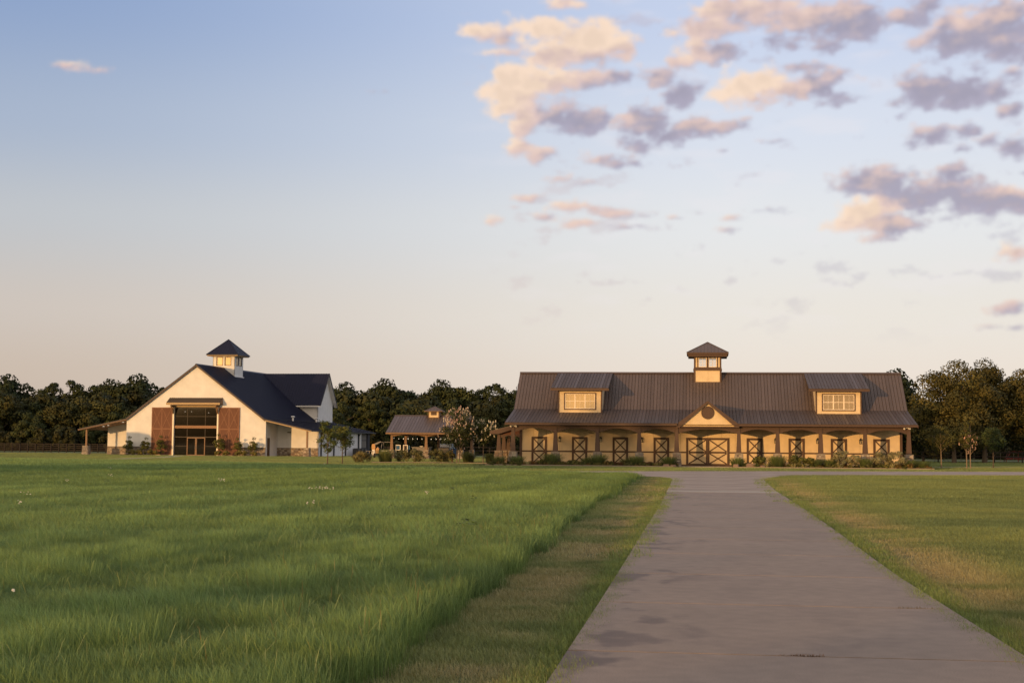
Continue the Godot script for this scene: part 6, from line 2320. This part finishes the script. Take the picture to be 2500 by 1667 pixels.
func on_paving(x: float, z: float) -> bool:
	var creep := 0.05 + 0.09 * tones.get_noise_2d(z * 45.0, x * 8.0)
	if z < 79.0 and x > at_edge(left_edge, z) + creep and x < at_edge(right_edge, z) - creep:
		return true
	if z >= 79.0 and z < 93.0:
		var a := -1.7 - pow(maxf(0.0, z - 79.0) / 8.5, 2.0) * 7.0
		var b := 3.2 + pow(maxf(0.0, z - 79.0) / 13.0, 1.6) * 2.2
		if x > a and x < b:
			return true
	var near := 87.5 + maxf(0.0, x - 7.0) * 0.55 + smoothstep(0.0, 7.0, x) * 5.8
	var far := 98.0 + (x + 9.0) * 0.68 if x < 4.5 else 107.2 + (x - 4.5) * 0.507
	if x > -9.0 and z > near and z < far:
		return true
	if x > 19.6 and z > 139.6 + (x - 19.6) * 0.604 and z < 142.6 + (x - 19.6) * 0.616:
		return true
	return false


func sow(called: String, mesh: Mesh, z0: float, z1: float, per: float, meadow: bool, hue: Color, label: String, size0: float, size1: float, x_lo := -0.56, x_hi := 0.29) -> void:
	var at := []
	var tint := []
	var z := z0
	var step := 1.0 / sqrt(per)
	while z < z1:
		var x := x_lo * z - 3.0
		var xe := x_hi * z + 3.0
		while x < xe:
			var px := x + rng.randf_range(-0.6, 0.6) * step
			var pz := z + rng.randf_range(-0.6, 0.6) * step
			x += step
			if on_paving(px, pz) or in_meadow(px, pz) != meadow:
				continue
			if pz > 124.0 and px > -20.0 and px < 20.0:
				continue
			# mown swaths and natural drifts of height and tone
			var n := tones.get_noise_2d(px * 2.0, pz * 5.0)
			var m := tones.get_noise_2d(px * 9.0 + 70.0, pz * 12.0)
			var swath := sin(px * 2.3 + n * 2.4)
			# tussocks and hollows an arm's length across
			var lump := tones.get_noise_2d(px * 75.0 + 20.0, pz * 60.0 + 9.0)
			var high := lerpf(size0, size1, 0.5 + 0.5 * m) * (1.0 + (0.42 if meadow else 0.25) * lump) * (1.0 + (0.07 * swath + 0.12 * n if meadow else 0.1 * n))
			var c := hue * (1.0 + 0.10 * swath * (1.0 if meadow else 0.3) + 0.25 * n + 0.2 * m + 0.38 * lump)
			c = c.lerp(Color(c.r * 1.28, c.g * 1.06, c.b * 0.82), clampf(0.5 + n * 0.9 + m * 0.5, 0.0, 1.0) * 0.7)
			if not meadow:
				# dry thatch close to the concrete
				var e := minf(absf(px - at_edge(left_edge, pz)), absf(px - at_edge(right_edge, pz)))
				if pz < 80.0:
					var dry := smoothstep(2.0, 0.7, e) * smoothstep(0.12, 0.4, e) * clampf(0.6 + m * 1.3 + lump * 0.7, 0.0, 1.0)
					c = c.lerp(Color(0.50, 0.41, 0.25), dry * 0.8)
					if e < 0.16:
						high *= 1.25
						c = c.lerp(Color(0.15, 0.24, 0.07), 0.5)
					if e > 0.3 and e < 1.0:
						high *= 1.0 - 0.45 * dry
			c.a = 1.0
			tint.append(c)
			var s := high
			at.append(Transform3D(Basis(Vector3.UP, rng.randf_range(-0.8, 0.8)).scaled(Vector3(lerpf(1.0, s, 0.4), s, lerpf(1.0, s, 0.4))), Vector3(px, 0, -pz)))
		z += step
	field(called, mesh, M.grass, at, tint, label, "grass")


func grasses() -> void:
	var green := Color(0.185, 0.300, 0.125)
	var lawn := Color(0.212, 0.285, 0.13)
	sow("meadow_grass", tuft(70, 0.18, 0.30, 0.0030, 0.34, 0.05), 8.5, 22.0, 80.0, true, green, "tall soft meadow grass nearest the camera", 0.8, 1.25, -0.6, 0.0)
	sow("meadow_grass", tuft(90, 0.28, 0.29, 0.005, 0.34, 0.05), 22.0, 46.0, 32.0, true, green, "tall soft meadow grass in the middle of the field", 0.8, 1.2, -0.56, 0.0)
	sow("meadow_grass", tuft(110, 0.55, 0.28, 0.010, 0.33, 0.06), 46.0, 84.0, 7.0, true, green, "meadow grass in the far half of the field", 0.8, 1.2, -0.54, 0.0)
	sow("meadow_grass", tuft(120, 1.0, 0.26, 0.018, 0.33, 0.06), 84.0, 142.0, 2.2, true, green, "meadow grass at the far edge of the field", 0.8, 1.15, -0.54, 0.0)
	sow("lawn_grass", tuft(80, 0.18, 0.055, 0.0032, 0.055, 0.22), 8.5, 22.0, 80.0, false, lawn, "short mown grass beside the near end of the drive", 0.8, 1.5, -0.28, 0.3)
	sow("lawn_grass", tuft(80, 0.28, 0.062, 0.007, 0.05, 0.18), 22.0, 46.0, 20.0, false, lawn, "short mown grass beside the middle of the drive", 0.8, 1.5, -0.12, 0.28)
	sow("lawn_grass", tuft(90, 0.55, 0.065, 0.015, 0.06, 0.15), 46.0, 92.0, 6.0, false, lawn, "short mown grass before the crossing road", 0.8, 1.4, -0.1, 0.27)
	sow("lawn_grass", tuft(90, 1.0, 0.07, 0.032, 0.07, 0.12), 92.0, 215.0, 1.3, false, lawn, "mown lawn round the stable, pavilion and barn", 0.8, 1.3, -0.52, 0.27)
	# pale bent strands and broad-leaved weeds scattered through the near meadow
	var wl := Leaves.new()
	for i in 3200:
		var z := 9.0 + 34.0 * pow(rng.randf(), 1.3)
		var x := at_edge(meadow_rim, z) - rng.randf() * (z * 0.5)
		var a := rng.randf() * TAU
		var k := rng.randf_range(0.6, 1.2)
		var w := 0.0032 + z * 0.00012
		wl.blade(Vector3(x, 0.06, -z), Vector3(cos(a), 0, sin(a)) * rng.randf_range(0.1, 0.34), rng.randf_range(0.2, 0.36), w, Color(0.16, 0.22, 0.08) * k, Color(0.32, 0.38, 0.17) * k)
	tag(part(self, "pale_strand", wl, M.grass), "pale bent grass strands through the near part of the meadow", "grass stalks", "", "stuff")
	var wd := Leaves.new()
	for i in 16:
		var z := 26.0 + 62.0 * rng.randf()
		var x := at_edge(meadow_rim, z) - 0.8 - rng.randf() * (z * 0.46)
		var r := rng.randf_range(0.12, 0.34)
		for k in 46:
			var q := rand_dir()
			q.y = absf(q.y)
			wd.leaf(Vector3(x, 0.06, -z) + Vector3(q.x * r, q.y * 0.3, q.z * r), (q + Vector3(0, 0.6, 0)).normalized(), rand_dir(), 0.09, 0.06, Vector3.UP, Color(0.10, 0.15, 0.06) * rng.randf_range(0.7, 1.3))
	tag(part(self, "meadow_weed", wd, M.leaf), "dark broad-leaved weeds dotted through the meadow", "weeds", "", "stuff")
	# stray seed stalks standing above the meadow's edge
	var st := Leaves.new()
	for i in 420:
		var z := rng.randf_range(9.5, 30.0)
		var x := at_edge(meadow_rim, z) - pow(rng.randf(), 1.6) * 2.4 - 0.1
		var lean := Vector3(rng.randf_range(-0.2, 0.1), 0, rng.randf_range(-0.05, 0.2))
		var k := rng.randf_range(0.7, 1.3)
		st.blade(Vector3(x, 0, -z), lean, rng.randf_range(0.28, 0.44), 0.0040, Color(0.12, 0.12, 0.05) * k, Color(0.32, 0.24, 0.12) * k)
	tag(part(self, "seed_stalk", st, M.grass), "dry pale seed stalks standing along the edge of the meadow", "grass stalks", "", "stuff")
	# a rank tuft at the east verge
	var rk := Leaves.new()
	for i in 900:
		var a := rng.randf() * TAU
		var q := sqrt(rng.randf()) * 0.85
		var at := Vector3(4.72 + cos(a) * q * 0.8, 0, -17.6 + sin(a) * q * 1.5)
		var k := rng.randf_range(0.7, 1.25)
		rk.blade(at, Vector3(rng.randf_range(-0.28, 0.2), 0, rng.randf_range(-0.2, 0.24)), rng.randf_range(0.22, 0.46), 0.006, Color(0.05, 0.07, 0.028) * k, Color(0.12, 0.15, 0.055) * k)
	tag(part(self, "rank_grass", rk, M.grass), "rank tuft of long grass on the east verge of the drive", "grass tuft", "", "stuff")
	# white meadow flowers
	var fl := Leaves.new()
	for q in [[-24.1, 58.0], [-17.6, 52.5], [-17.4, 52.3], [-11.95, 44.5], [-11.8, 44.6], [-11.6, 44.5], [-11.5, 44.3], [-11.35, 44.45], [-7.64, 40.7], [-22.2, 49.4], [-17.3, 36.2], [-15.0, 31.1], [-26.3, 101.0], [-31.4, 75.6], [-6.2, 12.6], [-8.9, 33.0]]:
		for k in 5:
			var o := Vector3(q[0] + rng.randf_range(-0.12, 0.12), rng.randf_range(0.3, 0.38), -q[1] + rng.randf_range(-0.1, 0.1))
			for j in 6:
				var d := rand_dir()
				d.y = absf(d.y)
				fl.leaf(o + d * 0.012, d.normalized(), rand_dir(), 0.03, 0.026, Vector3.UP, Color(0.78, 0.75, 0.66))
	tag(part(self, "meadow_flower", fl, M.blossom), "small white flowers dotted through the meadow", "flowers", "", "stuff")
